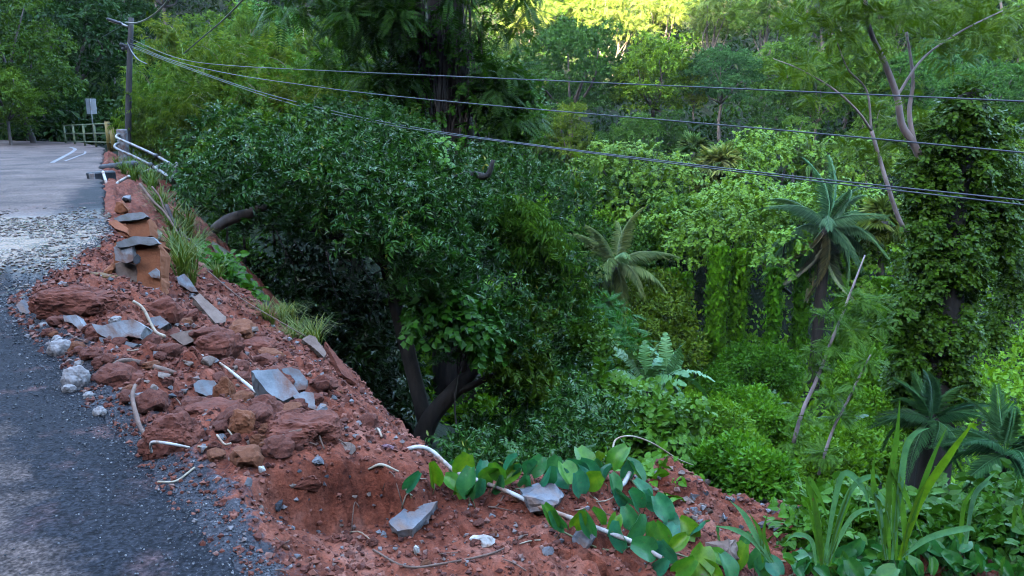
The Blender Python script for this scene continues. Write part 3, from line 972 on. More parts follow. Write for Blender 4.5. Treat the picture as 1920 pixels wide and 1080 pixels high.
B_CULM = solidmat('bamboo_culm', (.10, .13, .04), (.25, .22, .09), 4, .45, 0)
BAM = [bamboo_proto(400 + i) for i in range(3)]
bam_spots = [(300, 130, 38, 5.5), (345, 105, 36, 6), (400, 95, 34, 6), (455, 85, 35, 6.5), (520, 90, 32, 6), (590, 85, 33, 6), (650, 110, 30, 5), (710, 130, 29, 4.6),
             (285, 185, 33, 4), (340, 175, 29, 4.2), (420, 165, 28, 4.4), (500, 160, 27, 4.4), (570, 165, 26, 4.2), (640, 185, 25, 4), (700, 190, 25, 4),
             (450, 30, 46, 8), (560, 25, 48, 8), (350, 50, 50, 7.5), (650, 40, 47, 7)]
for i, (px, py, Yd, h) in enumerate(bam_spots):
    p = at(px, py, Yd); cu, fo = BAM[i % 3]; sc = h / 6
    t = thing('bamboo_clump', p - np.array([0, 0, h * .95]), random.uniform(0, 6.28), sc,
              label='one of the arching bamboo clumps in the thicket beside the road', cat='bamboo', group='bamboo thicket beside the road')
    ob('culm', cu, B_CULM, t)
    g = random.uniform(.8, 1.2)
    ob('foliage', fo, L_BAMB, t, color=(g * random.uniform(.75, 1.2), g, g * random.uniform(.7, 1.3)))

# ---------------------------------------------------------------- low growth: what nobody could count
T_COVER = [sprig(leaf_fold(.34, .05, .1), 8, .30, .20, 'cloud', 500 + i) for i in range(5)]
T_BUSH = [sprig(leaf_fold(.26, .06, .12), 9, .55, .34, 'cloud', 510 + i) for i in range(5)]


def scatter_cover(name, n, xr, yr, tpls, size, mat, label, lift=0.0, mound=0.0, keep=None, color=None, seed=1, cat='undergrowth', zf=None, power=1.0):
    r = np.random.default_rng(seed)
    x = r.uniform(*xr, n); y = yr[0] + (yr[1] - yr[0]) * r.uniform(0, 1, n) ** power
    if keep is not None:
        k = keep(x, y); x, y = x[k], y[k]
    n = len(x)
    z = (zf or coarse_z)(x, y)
    z = z + lift + mound * (0.5 + fbm(x, y, scale=2.6, octaves=2, seed=seed)) * r.uniform(.55, 1, n)
    P = np.stack([x, y, z], 1)
    D = unit(r.normal(0, 1, (n, 3)) * (1, 1, .4) + (0, 0, .35)); U = np.tile([0., -.15, 1], (n, 1)) + r.normal(0, .3, (n, 3))
    S = size * r.uniform(.7, 1.3, n); tint = np.clip(.5 + .5 * fbm(x, y, scale=1.6, octaves=2, seed=seed + 3) + r.normal(0, .15, n), 0, 1); pick = r.integers(0, len(tpls), n)
    V, T, A = join_arrays([place(tp, P[pick == i], D[pick == i], U[pick == i], S[pick == i], tint[pick == i]) for i, tp in enumerate(tpls)])
    return ob(name, mesh_np(name, V, T, A), mat, color=color, label=label, cat=cat, kind='stuff')


def fov(x, y, m=1.12):
    return np.abs(x / np.maximum(y, .1)) < .637 * m


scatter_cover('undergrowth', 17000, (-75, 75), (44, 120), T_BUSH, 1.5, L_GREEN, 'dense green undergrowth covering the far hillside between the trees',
              .5, 2.2, lambda x, y: fov(x, y) & ((x - edge_x(y)) > 2.5), (.34, .42, .4), 2, power=1.4)  # colour darkened to put shade into the gaps between the crowns
scatter_cover('ground_creeper', 15000, (-3, 32), (9, 46), T_COVER, 1.15, L_LIME, 'bright green creeper carpeting the valley floor',
              .1, 1.1, lambda x, y: fov(x, y) & ((x - edge_x(y)) > 8.5) & (x / y > .0), (1.0, 1.1, .9), 3)
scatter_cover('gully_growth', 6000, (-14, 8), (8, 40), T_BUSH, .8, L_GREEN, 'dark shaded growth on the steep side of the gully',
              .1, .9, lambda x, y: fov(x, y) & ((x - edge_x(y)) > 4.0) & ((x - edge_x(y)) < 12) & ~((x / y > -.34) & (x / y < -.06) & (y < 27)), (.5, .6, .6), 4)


# ---------------------------------------------------------------- the big glossy dark tree over the gully
def big_tree():
    r = np.random.default_rng(600)
    K = 1.26
    t = thing('glossy_leaved_tree', at(800, 900, 12.5 * K), label='big dark glossy leaved tree spreading over the gully in the middle', cat='tree')
    o = np.array(t.location)
    spec = [(425, 325, 14.8, .6), (490, 330, 14.0, .65), (555, 335, 13.4, .68), (625, 350, 13.0, .7), (690, 380, 12.8, .72), (752, 432, 12.7, .7), (808, 490, 13.2, .65), (840, 545, 13.8, .5),
            (520, 290, 21.5, 1.2), (620, 290, 21.5, 1.2), (720, 300, 21, 1.2), (800, 310, 21, 1.3), (500, 300, 22, 1.4), (600, 290, 22.5, 1.5), (700, 300, 22, 1.5), (800, 330, 22, 1.4), (880, 370, 21, 1.4),
            (460, 320, 16, .9), (550, 330, 15, .85), (640, 340, 14.6, .85), (730, 360, 14.2, 1.0), (820, 430, 14.0, 1.0),
            (560, 325, 19.5, 1.3), (650, 325, 19.5, 1.3), (725, 345, 18.5, 1.3), (800, 350, 18.5, 1.3), (880, 400, 18, 1.6), (960, 430, 18, 1.4), (1020, 390, 19, 1.1), (600, 340, 17, 1.4), (480, 330, 18, 1.4),
            (700, 365, 16.5, 1.4), (800, 420, 16, 1.4), (1000, 510, 17, 1.2), (930, 540, 16, 1.4), (860, 530, 15, 1.2), (1010, 610, 17, 1.1), (940, 640, 16, 1.0), (1030, 690, 17, 1.0),
            (985, 740, 16, .95), (1040, 790, 16.5, .95), (970, 830, 15.5, .85), (1020, 870, 15, .8), (890, 590, 15.5, .85), (700, 330, 16.5, 1.1), (580, 355, 17, 1.1), (700, 385, 16.5, 1.1), (820, 450, 17, 1.2)]
    bl = []
    for px, py, Y, rad in spec:
        c = at(px, py, Y) - o
        lm = lumps(c, (rad * 1.12, rad * 1.12, rad * .95), 8, rad * .40, r, -.8, .75)
        bl += [b_ for b_ in lm if r.uniform() > .22]
    parts = [foliage(bl[k:k + 80], 22000 * len(bl[k:k + 80]) // len(bl), T_MANG2, .72, .8, r, rand=.6, cull=.6, tintvar=.5, zcut=-.5) for k in range(0, len(bl), 80)]
    V, T, A = join_arrays(parts)
    ob('crown', mesh_np('crown', V, T, A), L_DARK, t)
    q = lambda px, py, Y: at(px, py, Y * K) - o
    limbs = [([q(780, 920, 12.4), q(800, 800, 12.3), q(850, 735, 12.3), q(905, 670, 12.3), q(930, 600, 12.2)], [.20, .17, .14, .10, .06]),
             ([q(850, 735, 12.3), q(880, 725, 12.2), q(915, 708, 12.0), q(960, 690, 12)], [.08, .06, .05, .03]),
             ([q(800, 800, 12.3), q(760, 640, 12.8), q(720, 480, 13.2), q(700, 380, 13.2)], [.14, .12, .10, .05]),
             ([q(780, 560, 12.6), q(690, 470, 13.2), q(560, 420, 13.8), q(470, 400, 14)], [.10, .09, .07, .04]),
             ([q(870, 700, 12.3), q(875, 660, 12.2), q(880, 620, 12.2)], [.05, .04, .02]),
             ([q(840, 340, 12.4), q(880, 327, 12.0), q(912, 330, 11.9), q(925, 300, 11.9)], [.06, .055, .05, .03])]
    pr = [tube_arrays(spline(p, 14), np.interp(np.linspace(0, 1, 14), np.linspace(0, 1, len(w)), np.array(w) * K), 8, .12, i) for i, (p, w) in enumerate(limbs)]
    V, T, A = join_arrays(pr)
    ob('trunk', mesh_np('trunk', V, T, smooth_shade=True), B_DARK, t)


big_tree()


def shrub(name, blobs_px, n, tpls, mat, label, cat='shrub', size=1.0, droop=.3, color=None, group=None, sub=8, k=.45, zmin=-.5, base=None, stem=.05, seed=0, flat=.85, bark=None, shell=(.72, 1.05)):
    """a bush given as (px, py, depth, radius) lobes"""
    r = np.random.default_rng(seed)
    C = [at(a, b, Y) for a, b, Y, _ in blobs_px]
    lo = min(c[2] - b[3] for c, b in zip(C, blobs_px))
    m = np.mean(C, axis=0)
    gz = max(put_z(m[0], m[1]), lo - 1.2) if base is None else base
    t = thing(name, (m[0], m[1], gz), label=label, cat=cat, group=group)
    o = np.array(t.location)
    bl = []
    for c, b in zip(C, blobs_px):
        bl += lumps(c - o, (b[3], b[3], b[3] * .9), sub, b[3] * k, r, zmin, flat)
    parts = [foliage(bl[j:j + 80], n * len(bl[j:j + 80]) // len(bl), tpls, size, droop, r, shell=shell) for j in range(0, len(bl), 80)]
    V, T, A = join_arrays(parts)
    ob('foliage', mesh_np('foliage', V, T, A), mat, t, color=color)
    heads = [c - o for c in C][:6]
    ob('stem', branchy((0, 0, -.4), heads, stem, r, 6, .15), bark or B_DARK, t)
    return t


# filling trees behind and below the big tree
shrub('understorey_tree', [(560, 300, 27.0, 2.16), (480, 330, 28.4, 2.03), (640, 360, 25.7, 2.29), (720, 300, 27.0, 2.03)], 1500, T_BROAD, L_GREEN,
      'shaded green tree showing between the bamboo and the big glossy tree', 'tree', .55, .4, (.8, .95, .9), seed=610, stem=.14)
shrub('understorey_tree', [(800, 640, 29.7, 1.76), (860, 720, 28.4, 1.76), (800, 760, 27.0, 1.62), (900, 600, 29.7, 1.76), (770, 820, 25.0, 1.49), (880, 800, 25.7, 1.35)], 2600, T_COVER, L_LIME,
      'bright green foliage seen behind the leaning dark trunk', 'tree', 1.1, .4, (.85, .95, .5), seed=612, stem=.1)
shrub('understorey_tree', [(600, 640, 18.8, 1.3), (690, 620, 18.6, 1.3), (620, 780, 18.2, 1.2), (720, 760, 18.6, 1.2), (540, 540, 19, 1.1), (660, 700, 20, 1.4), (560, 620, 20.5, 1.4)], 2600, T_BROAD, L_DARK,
      'filler foliage at the back of the gully, deep shade put into its colour', 'tree', .55, .5, (.38, .45, .38), seed=611, stem=.10)  # leaf colour darkened so the hollow under the tree reads black
shrub('hanging_shrub', [(990, 900, 10.5, .55), (930, 870, 10.8, .5), (1060, 860, 11, .6), (870, 860, 11.2, .5), (1090, 780, 12, .6)], 1300, T_MANGO, L_DARK,
      'dark small leaved shrub hanging just behind the row of bindweed', 'shrub', .6, 1.0, (.9, .95, 1.0), seed=613)
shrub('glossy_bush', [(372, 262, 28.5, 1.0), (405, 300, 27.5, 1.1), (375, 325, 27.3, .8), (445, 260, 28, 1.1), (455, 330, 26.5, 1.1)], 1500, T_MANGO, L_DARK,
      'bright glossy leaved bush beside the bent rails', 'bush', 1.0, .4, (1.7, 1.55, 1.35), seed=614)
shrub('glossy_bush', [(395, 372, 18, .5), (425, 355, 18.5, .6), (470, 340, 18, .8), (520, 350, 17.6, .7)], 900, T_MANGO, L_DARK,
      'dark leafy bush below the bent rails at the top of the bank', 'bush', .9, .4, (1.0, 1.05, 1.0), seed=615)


# other species growing through the big tree break up its outline
shrub('climber', [(880, 590, 13.6, .38), (840, 560, 13.4, .35), (905, 630, 13.8, .3), (800, 590, 13.2, .3)], 520, T_IVY, L_VINE, 'lighter green climber hanging over the front of the big tree', 'climber', 1.5, 1.0, (.35, .58, .42), seed=616, zmin=-.9, stem=.02)
shrub('climber', [(985, 640, 15.2, .42), (1010, 700, 15.4, .4), (960, 690, 15.0, .34), (1000, 590, 15.6, .36)], 560, T_MANGO, L_GREEN, 'yellow green drooping sprays on the right flank of the big tree', 'climber', .85, 1.3, (.95, .85, .4), seed=617, zmin=-.9, stem=.02)
shrub('climber', [(470, 275, 20, .8), (520, 255, 20.5, .8), (430, 300, 19.5, .6), (590, 270, 20.5, .7)], 900, T_BROAD, L_GREEN, 'paler green leafy growth over the top left of the big tree', 'climber', .5, .5, (1.2, 1.15, .8), seed=618, stem=.04)
shrub('climber', [(1000, 440, 16.2, .5), (1040, 490, 16.6, .5), (960, 400, 16.4, .45), (1060, 560, 17, .45)], 800, T_BAMB, L_BAMB, 'fine leaved drooping tree top at the right shoulder of the big tree', 'climber', .8, 1.2, (.6, .8, .7), seed=619, zmin=-.9, stem=.03)
shrub('climber', [(740, 330, 15.6, .4), (790, 300, 16, .45), (700, 350, 15.4, .35)], 420, T_VINE, L_VINE, 'small heart leaved vine sprawling over the crown of the big tree', 'climber', .7, .8, (.7, .9, .6), seed=620, stem=.02)
# ---------------------------------------------------------------- tall tree with a vine-wrapped trunk and a canopy over the top of the picture
def vine_trunk_tree():
    r = np.random.default_rng(640)
    Y = 26.0; KK = 26 / 19.5
    base = at(850, 330, Y); base[2] = put_z(base[0], base[1])
    t = thing('vine_wrapped_tree', base, label='tall tree with a thick trunk wrapped in hanging vines under a dark canopy', cat='tree')
    q = lambda px, py, y=19.5: at(px, py, y * KK) - base
    limbs = [([(0, 0, -.5), q(855, 330), q(850, 200), q(840, 90), q(835, -60), q(830, -250)], [.62, .55, .52, .50, .45, .3]),
             ([q(848, 210), q(810, 150, 19.2), q(780, 60, 19), q(760, -60, 19), q(700, -180, 18.6)], [.22, .2, .2, .18, .1]),
             ([q(840, 70), q(760, 70, 18.8), q(720, 55, 18.5), q(660, 20, 18.2)], [.10, .08, .07, .04]),
             ([q(838, 0), q(900, -80), q(980, -140, 20), q(1050, -150, 20)], [.2, .16, .12, .06])]
    pr = [tube_arrays(spline(p, 16), np.interp(np.linspace(0, 1, 16), np.linspace(0, 1, len(w)), np.array(w) * KK), 10, .25, i) for i, (p, w) in enumerate(limbs)]
    V, T, A = join_arrays(pr)
    ob('trunk', mesh_np('trunk', V, T, smooth_shade=True), B_BROWN, t)
    for k in range(46):                                  # aerial roots and lianas hugging the trunk
        px = r.uniform(790, 905); y0 = r.uniform(-40, 110); y1 = r.uniform(170, 330)
        off = 19.5 - .55 + r.uniform(-.1, .1)
        pts = [q(px + r.normal(0, 5), y0 + (y1 - y0) * f, off) for f in (0, .25, .5, .75, 1)]
        w = r.uniform(.012, .04)
        tube('liana', pts, [w] * 5, B_GREY if k % 3 else B_BROWN, t, n=5, steps=9)
    bl = []
    for px, py, y, rad in [(600, 30, 18.5, .9), (660, -20, 18, 1.1), (740, -40, 17.5, .9), (830, -90, 18.5, 1.1), (915, 0, 18, .8), (930, 60, 18.5, .6), (700, 80, 18.5, .7), (640, 110, 19, .6),
                           (900, -60, 19, 1.3), (760, -90, 19, 1.6), (620, -80, 20, 1.4), (925, 130, 18.8, .4), (940, 180, 19, .5), (960, 230, 19.2, .5), (720, 150, 18.8, .5), (755, 230, 18.9, .45), (700, 30, 17.6, .6)]:
        rad *= KK
        bl += lumps(q(px, py, y), (rad * 1.2, rad * 1.2, rad * .6), 7, rad * .5, r, -.6, .55)
    parts = [foliage(bl[j:j + 80], 2700 * len(bl[j:j + 80]) // len(bl), T_PINN, 1.15, .5, r, shell=(.5, 1.05), cull=.35) for j in range(0, len(bl), 80)]
    V, T, A = join_arrays(parts)
    ob('crown', mesh_np('crown', V, T, A), L_FERN, t, color=(.42, .62, .62))
    bl = []
    for k in range(26):                                   # leafy vine sleeve on the left of the trunk
        bl.append((q(r.uniform(745, 815), r.uniform(40, 300), 19 + r.uniform(-.2, .3)), np.array([.38, .38, .6]) * r.uniform(.7, 1.3)))
    for k in range(16):
        bl.append((q(r.uniform(890, 1000), r.uniform(130, 300), 19.1 + r.uniform(-.2, .3)), np.array([.4, .4, .55]) * r.uniform(.7, 1.3)))
    for k in range(12):
        bl.append((q(r.uniform(815, 895), r.uniform(20, 260), 18.8 + r.uniform(-.15, .1)), np.array([.22, .22, .5]) * r.uniform(.6, 1.2)))
    V, T, A = foliage(bl, 1700, T_VINE, .8, .9, r, cull=.3)
    ob('climbing_vine', mesh_np('climbing_vine', V, T, A), L_VINE, t, color=(.6, .85, .8))


vine_trunk_tree()


# ---------------------------------------------------------------- vine-smothered trees of the valley
def strand_cols(cols, n_per, r, leaf=T_VINE, size=.8):
    """curtains: (centre top xyz, radius, length) -> hanging leaf strands"""
    P, D, U = [], [], []
    for (c, rad, L, flare) in cols:
        for k in range(n_per):
            a = r.uniform(0, 6.3); q = rad * math.sqrt(r.uniform(.15, 1))
            f = r.uniform(.35, 1.0) * L
            m = int(f / .17)
            tt = np.linspace(0, 1, m)
            w = q * (1 + flare * tt) + .05 * np.sin(tt * 9 + k)
            p = np.stack([c[0] + np.cos(a) * w + r.normal(0, .04, m), c[1] + np.sin(a) * w + r.normal(0, .04, m), c[2] - f * tt], 1)
            P.append(p); D.append(unit(np.stack([np.full(m, math.cos(a)) + r.normal(0, .5, m), np.full(m, math.sin(a)) + r.normal(0, .5, m), np.full(m, -1.1)], 1)))
            U.append(np.tile([math.cos(a), math.sin(a), .8], (m, 1)))
    P, D, U = np.concatenate(P), np.concatenate(D), np.concatenate(U)
    m = len(P); S = size * r.uniform(.6, 1.2, m); tint = r.uniform(0, 1, m)
    pick = r.integers(0, len(leaf), m)
    return join_arrays([place(tp, P[pick == i], D[pick == i], U[pick == i], S[pick == i], tint[pick == i]) for i, tp in enumerate(leaf)])


T_STRAND = [sprig(leaf_fold(.36, .05, .15), 4, .16, .15, 'hang', 700 + i) for i in range(4)]


def draped_tree(lobes, cols, label, n=1800, seed=0, color=(1, 1, 1), tpl=T_VINE, mat=None, size=1.0, colcolor=None):
    r = np.random.default_rng(seed)
    C = [at(a, b, Y) for a, b, Y, _ in lobes]
    m = np.mean(C, axis=0); gz = put_z(m[0], m[1])
    t = thing('vine_draped_tree', (m[0], m[1], gz), label=label, cat='tree')
    o = np.array(t.location)
    bl = []
    for c, b in zip(C, lobes):
        bl += lumps(c - o, (b[3] * 1.1, b[3] * 1.1, b[3] * .9), 10, b[3] * .36, r, -.4, .7)
    parts = [foliage(bl[j:j + 80], n * len(bl[j:j + 80]) // len(bl), tpl, size, .8, r, zcut=-.35, cull=.8) for j in range(0, len(bl), 80)]
    V, T, A = join_arrays(parts)
    ob('crown', mesh_np('crown', V, T, A), mat or L_VINE, t, color=color)
    for (px, py, Y, rad, py2, fl, dens) in cols:
        top = at(px, py, Y) - o; L = at(px, py, Y)[2] - at(px, py2, Y)[2]
        V, T, A = strand_cols([(top, rad, L, fl)], dens, r, T_STRAND, 1.25)
        ob('hanging_vine', mesh_np('hanging_vine', V, T, A), mat or L_VINE, t, color=colcolor or color)
    ob('trunk', branchy((0, 0, -.5), [c - o for c in C][:5], .22, r, bend=.3), B_DARK, t)
    return t


draped_tree([(1390, 400, 37, 1.7), (1340, 420, 37.5, 1.3), (1300, 450, 37, 1.2), (1430, 430, 37.5, 1.1), (1370, 460, 36, 1.2), (1300, 480, 36.5, .9), (1400, 400, 41, 2.0), (1330, 400, 41, 1.8), (1270, 430, 40, 1.5)],
            [(1350, 460, 34.6, .36, 745, .15, 64), (1392, 465, 35.2, .3, 755, .2, 44), (1285, 510, 35.8, .3, 690, .1, 24), (1262, 500, 36, .2, 600, .0, 12)],
            'vine smothered tree with a long green curtain hanging beside the coconut palm', 3400, 720, (1.35, 1.25, .95), colcolor=(1.4, 1.7, .9))
draped_tree([(1472, 455, 32.6, .8), (1500, 400, 37, 1.3), (1450, 500, 33, .7), (1540, 370, 39, 1.4), (1590, 400, 40, 1.5), (1480, 400, 41, 1.8)],
            [(1510, 480, 34.6, .28, 740, .1, 40), (1455, 500, 32.8, .26, 660, .0, 34), (1590, 500, 35, .3, 730, .1, 34), (1620, 470, 36, .25, 640, .0, 20)],
            'vine draped tree behind the blue green drooping palm', 2100, 721, (1.25, 1.25, .95), colcolor=(.95, 1.35, .75))
draped_tree([(1640, 560, 33, .9), (1660, 480, 34, .9), (1620, 620, 33, .8)], [(1660, 520, 32.6, .45, 790, .2, 60), (1620, 620, 32.8, .35, 760, .1, 26)],
            'narrow vine column left of the ivy covered trunk', 1000, 722, (1.2, 1.2, .7), colcolor=(.9, 1.15, .4))
draped_tree([(1190, 330, 47, 2.2), (1130, 320, 49, 1.9), (1250, 340, 46, 1.8), (1140, 380, 45, 1.4), (1220, 400, 44, 1.6)],
            [(1095, 320, 46, .8, 430, .0, 30)], 'broad mound of vine covered trees above the coconut palm', 2600, 723, (1.2, 1.1, .95))
draped_tree([(1420, 310, 49, 2.0), (1480, 290, 52, 2.0), (1390, 300, 51, 1.6), (1560, 300, 50, 1.7)], [(1540, 340, 49, .6, 420, .1, 14)],
            'rounded light green vine covered tree under the middle wires', 2200, 724, (1.2, 1.15, .9))
draped_tree([(1600, 330, 52, 2.0), (1660, 320, 50, 1.6), (1700, 400, 47, 1.5)], [], 'vine covered tree beneath the curved bare branches', 1400, 725, (1.2, 1.05, .7))
shrub('olive_bush', [(1240, 610, 34, 1.3), (1200, 640, 33, 1.1), (1270, 660, 33, 1.0), (1230, 560, 36, 1.2)], 1400, T_BUSH, L_GREEN,
      'olive green bushy tree below the coconut palm', 'tree', .6, .3, (1.45, 1.1, .55), seed=730, stem=.1)
shrub('olive_bush', [(1200, 470, 41, 1.4), (1270, 430, 42, 1.4), (1180, 520, 40, 1.2), (1110, 460, 42, 1.2)], 1300, T_BUSH, L_GREEN,
      'dark green bushy growth behind the coconut palm', 'tree', .7, .3, (.6, .75, .6), seed=731, stem=.1)
shrub('teal_shrub', [(1130, 600, 25, .9), (1160, 650, 24, .8), (1100, 640, 24, .8)], 900, T_PINN, L_FERN,
      'blue green feathery shrub left of the banana leaves', 'shrub', .7, .5, (.45, .95, 1.35), seed=732)
shrub('green_shrub', [(1090, 660, 21, .8), (1120, 700, 21, .8), (1070, 740, 20, .7)], 1200, T_COVER, L_GREEN,
      'mid green leafy shrub beside the big glossy tree', 'shrub', .8, .4, (1.0, 1.05, .7), seed=733)
shrub('round_leaf_bush', [(1200, 800, 15.5, .65), (1250, 790, 15.8, .5), (1150, 790, 15.8, .55), (1230, 840, 15, .5), (1110, 760, 17, .6)], 1100, T_VINE, L_VINE,
      'dense bush of round vine leaves below the banana plants', 'bush', 1.0, .5, (.85, 1.0, .8), seed=734, sub=9)
for i, (lobes, c, lb) in enumerate([
        ([(1345, 815, 24, 1.05), (1310, 800, 25, .7), (1385, 850, 23, .7)], (1.0, 1.1, .9), 'rounded lime green mound of fine creeper beside the banana plants'),
        ([(1430, 800, 26, .8), (1410, 770, 27, .7)], (.75, 1.0, .6), 'lower lime green mound behind the big rounded one'),
        ([(1590, 850, 21, .75), (1560, 880, 20, .6), (1640, 860, 21, .6)], (.95, 1.05, .9), 'lime green creeper mound at the foot of the leaning saplings'),
        ([(1380, 880, 18, .6), (1430, 900, 16.5, .5), (1330, 880, 18.5, .5)], (.8, 1.1, 1.1), 'low green weeds just behind the rubble mound'),
        ([(1640, 720, 28, 1.1), (1660, 780, 26, .9)], (.8, .95, .4), 'green creeper mound under the narrow vine column'),
        ([(1400, 690, 33, 1.0), (1450, 700, 32, .9), (1350, 725, 32, .8)], (.45, .7, .5), 'shaded creeper mound at the foot of the long green curtain')]):
    shrub('creeper_mound', lobes, 1500, T_FINE, L_LIME, lb, 'creeper', 1.7, .2, c, seed=740 + i, sub=10, k=.42, stem=.03)


# ================================================================== PALMS, BANANAS, IVY, SAPLINGS
def frond_mesh(L=3.0, n=34, leaflet=.55, width=.05, arch=1.0, hang=.5, seed=0, taper=True, rach=.025):
    """feather frond along +Y arching down; leaflets hang from it"""
    r = np.random.default_rng(seed)
    tt = np.linspace(0, 1, 14)
    pts = np.stack([.05 * np.sin(tt * 3 + seed), L * (tt - .12 * arch * tt ** 2), L * (.10 * tt - .42 * arch * tt ** 2.2)], 1)
    V0, T0 = tube_arrays(pts, np.linspace(rach, rach * .2, 14), 5)
    P, D, U, S = [], [], [], []
    for i in range(n):
        t = .12 + .88 * (i + .5) / n
        p = np.array([np.interp(t, tt, pts[:, k]) for k in range(3)])
        for sd in (-1, 1):
            d = np.array([sd * 1.0, .55 + .5 * t, -hang + r.normal(0, .12)]); P.append(p); D.append(d); U.append((0, 0, 1.0))
            S.append(leaflet * (1.15 - .6 * abs(2 * t - .75)) * r.uniform(.85, 1.1) if taper else leaflet)
    w = width / leaflet
    lf = np.array([[0, 0, 0], [-w, .4, .01], [0, 1, -.22], [w, .4, .01]], float), np.array([[0, 3, 2], [0, 2, 1]])
    V, T, A = place((lf[0], lf[1], np.zeros(4)), np.array(P), np.array(D), np.array(U), np.array(S), r.uniform(0, 2.2, len(P)))
    return mesh_np('frond', *join_arrays([(V0, T0), (V, T, A)]))


def fan_mesh(R=.8, n=18, seed=0, stalk=.7):
    r = np.random.default_rng(seed)
    V0, T0 = tube_arrays(np.array([[0, 0, 0], [0, stalk * .5, .08], [0, stalk, .05]]), [.015, .012, .01], 5)
    P, D, U, S = [], [], [], []
    for i in range(n):
        a = -1.9 + 3.8 * i / (n - 1)
        P.append((0, stalk, .05)); D.append((math.sin(a), math.cos(a), -.15 - .35 * abs(a) / 1.9 + r.normal(0, .06))); U.append((0, 0, 1.0)); S.append(R * r.uniform(.85, 1.1))
    lf = np.array([[0, 0, 0], [-.07, .55, .02], [0, 1, -.18], [.07, .55, .02]], float), np.array([[0, 3, 2], [0, 2, 1]])
    V, T, A = place((lf[0], lf[1], np.zeros(4)), np.array(P, float), np.array(D), np.array(U), np.array(S), r.uniform(0, 2.2, n))
    return mesh_np('frond', *join_arrays([(V0, T0), (V, T, A)]))


def banana_mesh(L=2.0, w=.32, seed=0, arch=1.0, tears=9):
    r = np.random.default_rng(seed)
    n = 36
    t = np.linspace(0, 1, n)
    mid = np.stack([np.zeros(n), L * (t - .15 * arch * t ** 2), L * (.12 * t - .5 * arch * t ** 2.4)], 1)
    hw = w * np.sin(np.pi * np.clip(t * .93 + .05, 0, 1)) ** .6
    hw[:4] *= [0.06, .07, .5, .85]
    V, T = [], []
    for i in range(n):
        for sd in (-1, 1):
            V.append(mid[i] + (sd * hw[i], .10 * hw[i], .16 * hw[i]))
        V.append(mid[i])
    cut = {-1: set(r.choice(np.arange(4, n - 3), tears, False)), 1: set(r.choice(np.arange(4, n - 3), tears, False))}
    V = np.array(V)
    for i in range(n):
        for k, sd in enumerate((-1, 1)):
            V[i * 3 + k, 2] -= hw[i] * r.uniform(.1, .5)
    for i in range(n - 1):
        a, b = i * 3, i * 3 + 3
        for k, sd in enumerate((-1, 1)):
            if i in cut[sd]:
                T.append([a + 2, b + 2, b + k]) if sd > 0 else T.append([b + 2, a + 2, a + k])
            else:
                T += [[a + 2, b + 2, b + k], [a + 2, b + k, a + k]]
    V0, T0 = tube_arrays(mid - (0, 0, .012), np.linspace(.03, .006, n), 5)
    return mesh_np('leaf', *join_arrays([(V, np.array(T), np.repeat(r.uniform(.3, .8, n), 3)), (V0, T0, np.full(len(V0), 1.0))]))


FR_COCO = [frond_mesh(3.6, 46, .80, .036, 1.0 + .35 * i, 1.1, 800 + i) for i in range(3)]
FR_DATE = [frond_mesh(3.4, 64, .66, .022, 1.25 + .5 * i, 1.3, 810 + i) for i in range(3)]
FR_BLUE = [frond_mesh(2.2, 60, .50, .022, 1.2 + .4 * i, .55, 820 + i) for i in range(3)]
FR_FAN = [fan_mesh(.95, 20, 830 + i) for i in range(3)]
LF_BAN = [banana_mesh(2.1, .30, 840 + i, .6 + .35 * i) for i in range(4)]


def palm(name, loc, trunk_h, tr, fronds, nf, label, mat, color, scale=1.0, elev=(70, -40), part='frond', seed=0, bark=None, lean=(0, 0), cat='palm', azi=None, dead=0):
    r = np.random.default_rng(seed)
    loc = np.asarray(loc, float)
    t = thing(name, loc - (0, 0, trunk_h), label=label, cat=cat)
    P = spline([(-lean[0], -lean[1], -.5), (-lean[0] * .4, -lean[1] * .4, trunk_h * .5), (0, 0, trunk_h)], 12)
    tube('trunk', P, np.linspace(tr * 1.3, tr, 12), bark or B_GREY, t, n=9, wob=.1)
    for i in range(nf):
        a = i * 2.39996 + r.normal(0, .15) if azi is None else math.radians(r.uniform(*azi))
        f = i / max(1, nf - 1)
        e = math.radians(elev[0] + (elev[1] - elev[0]) * f + r.normal(0, 9))
        k = min(len(fronds) - 1, int(f * len(fronds)))
        o = ob(part, fronds[k], mat, t, (0, 0, trunk_h), Euler((e, r.normal(0, .28), a), 'XYZ'), scale * r.uniform(.88, 1.08), np.array(color if i < nf - dead else (2.6, 1.4, 2.2)) * r.uniform(.7, 1.3) * (r.uniform(.9, 1.3), 1, r.uniform(.8, 1.1)))
    return t


def ground_h(px, py, Y):
    p = at(px, py, Y)
    return max(1.5, p[2] - put_z(p[0], p[1]))


palm('coconut_palm', at(1155, 492, 35), ground_h(1155, 492, 35), .2, FR_COCO, 28, 'coconut palm with pale drooping fronds in the valley', L_PALM, (3.6, 2.5, 2.4), .80, (80, -80), seed=850, dead=4)
palm('drooping_palm', at(1550, 425, 34), ground_h(1550, 425, 34), .22, FR_DATE, 34, 'large blue green palm with drooping grey lower fronds', L_PALM, (1.5, 1.75, 2.5), .95, (84, -88), seed=851, dead=9, bark=B_DARK)
palm('fan_palm', at(1345, 320, 46), ground_h(1345, 320, 46), .16, FR_FAN, 34, 'pale fan palm standing among the vine covered crowns', L_PALM, (2.4, 1.7, 1.2), 1.15, (85, -80), seed=852)
palm('fan_palm', at(1660, 415, 34), ground_h(1660, 415, 34), .14, FR_FAN, 30, 'yellow green fan palm between the drooping palm and the ivy trunk', L_PALM, (1.9, 1.5, .7), .85, (80, -85), seed=853)
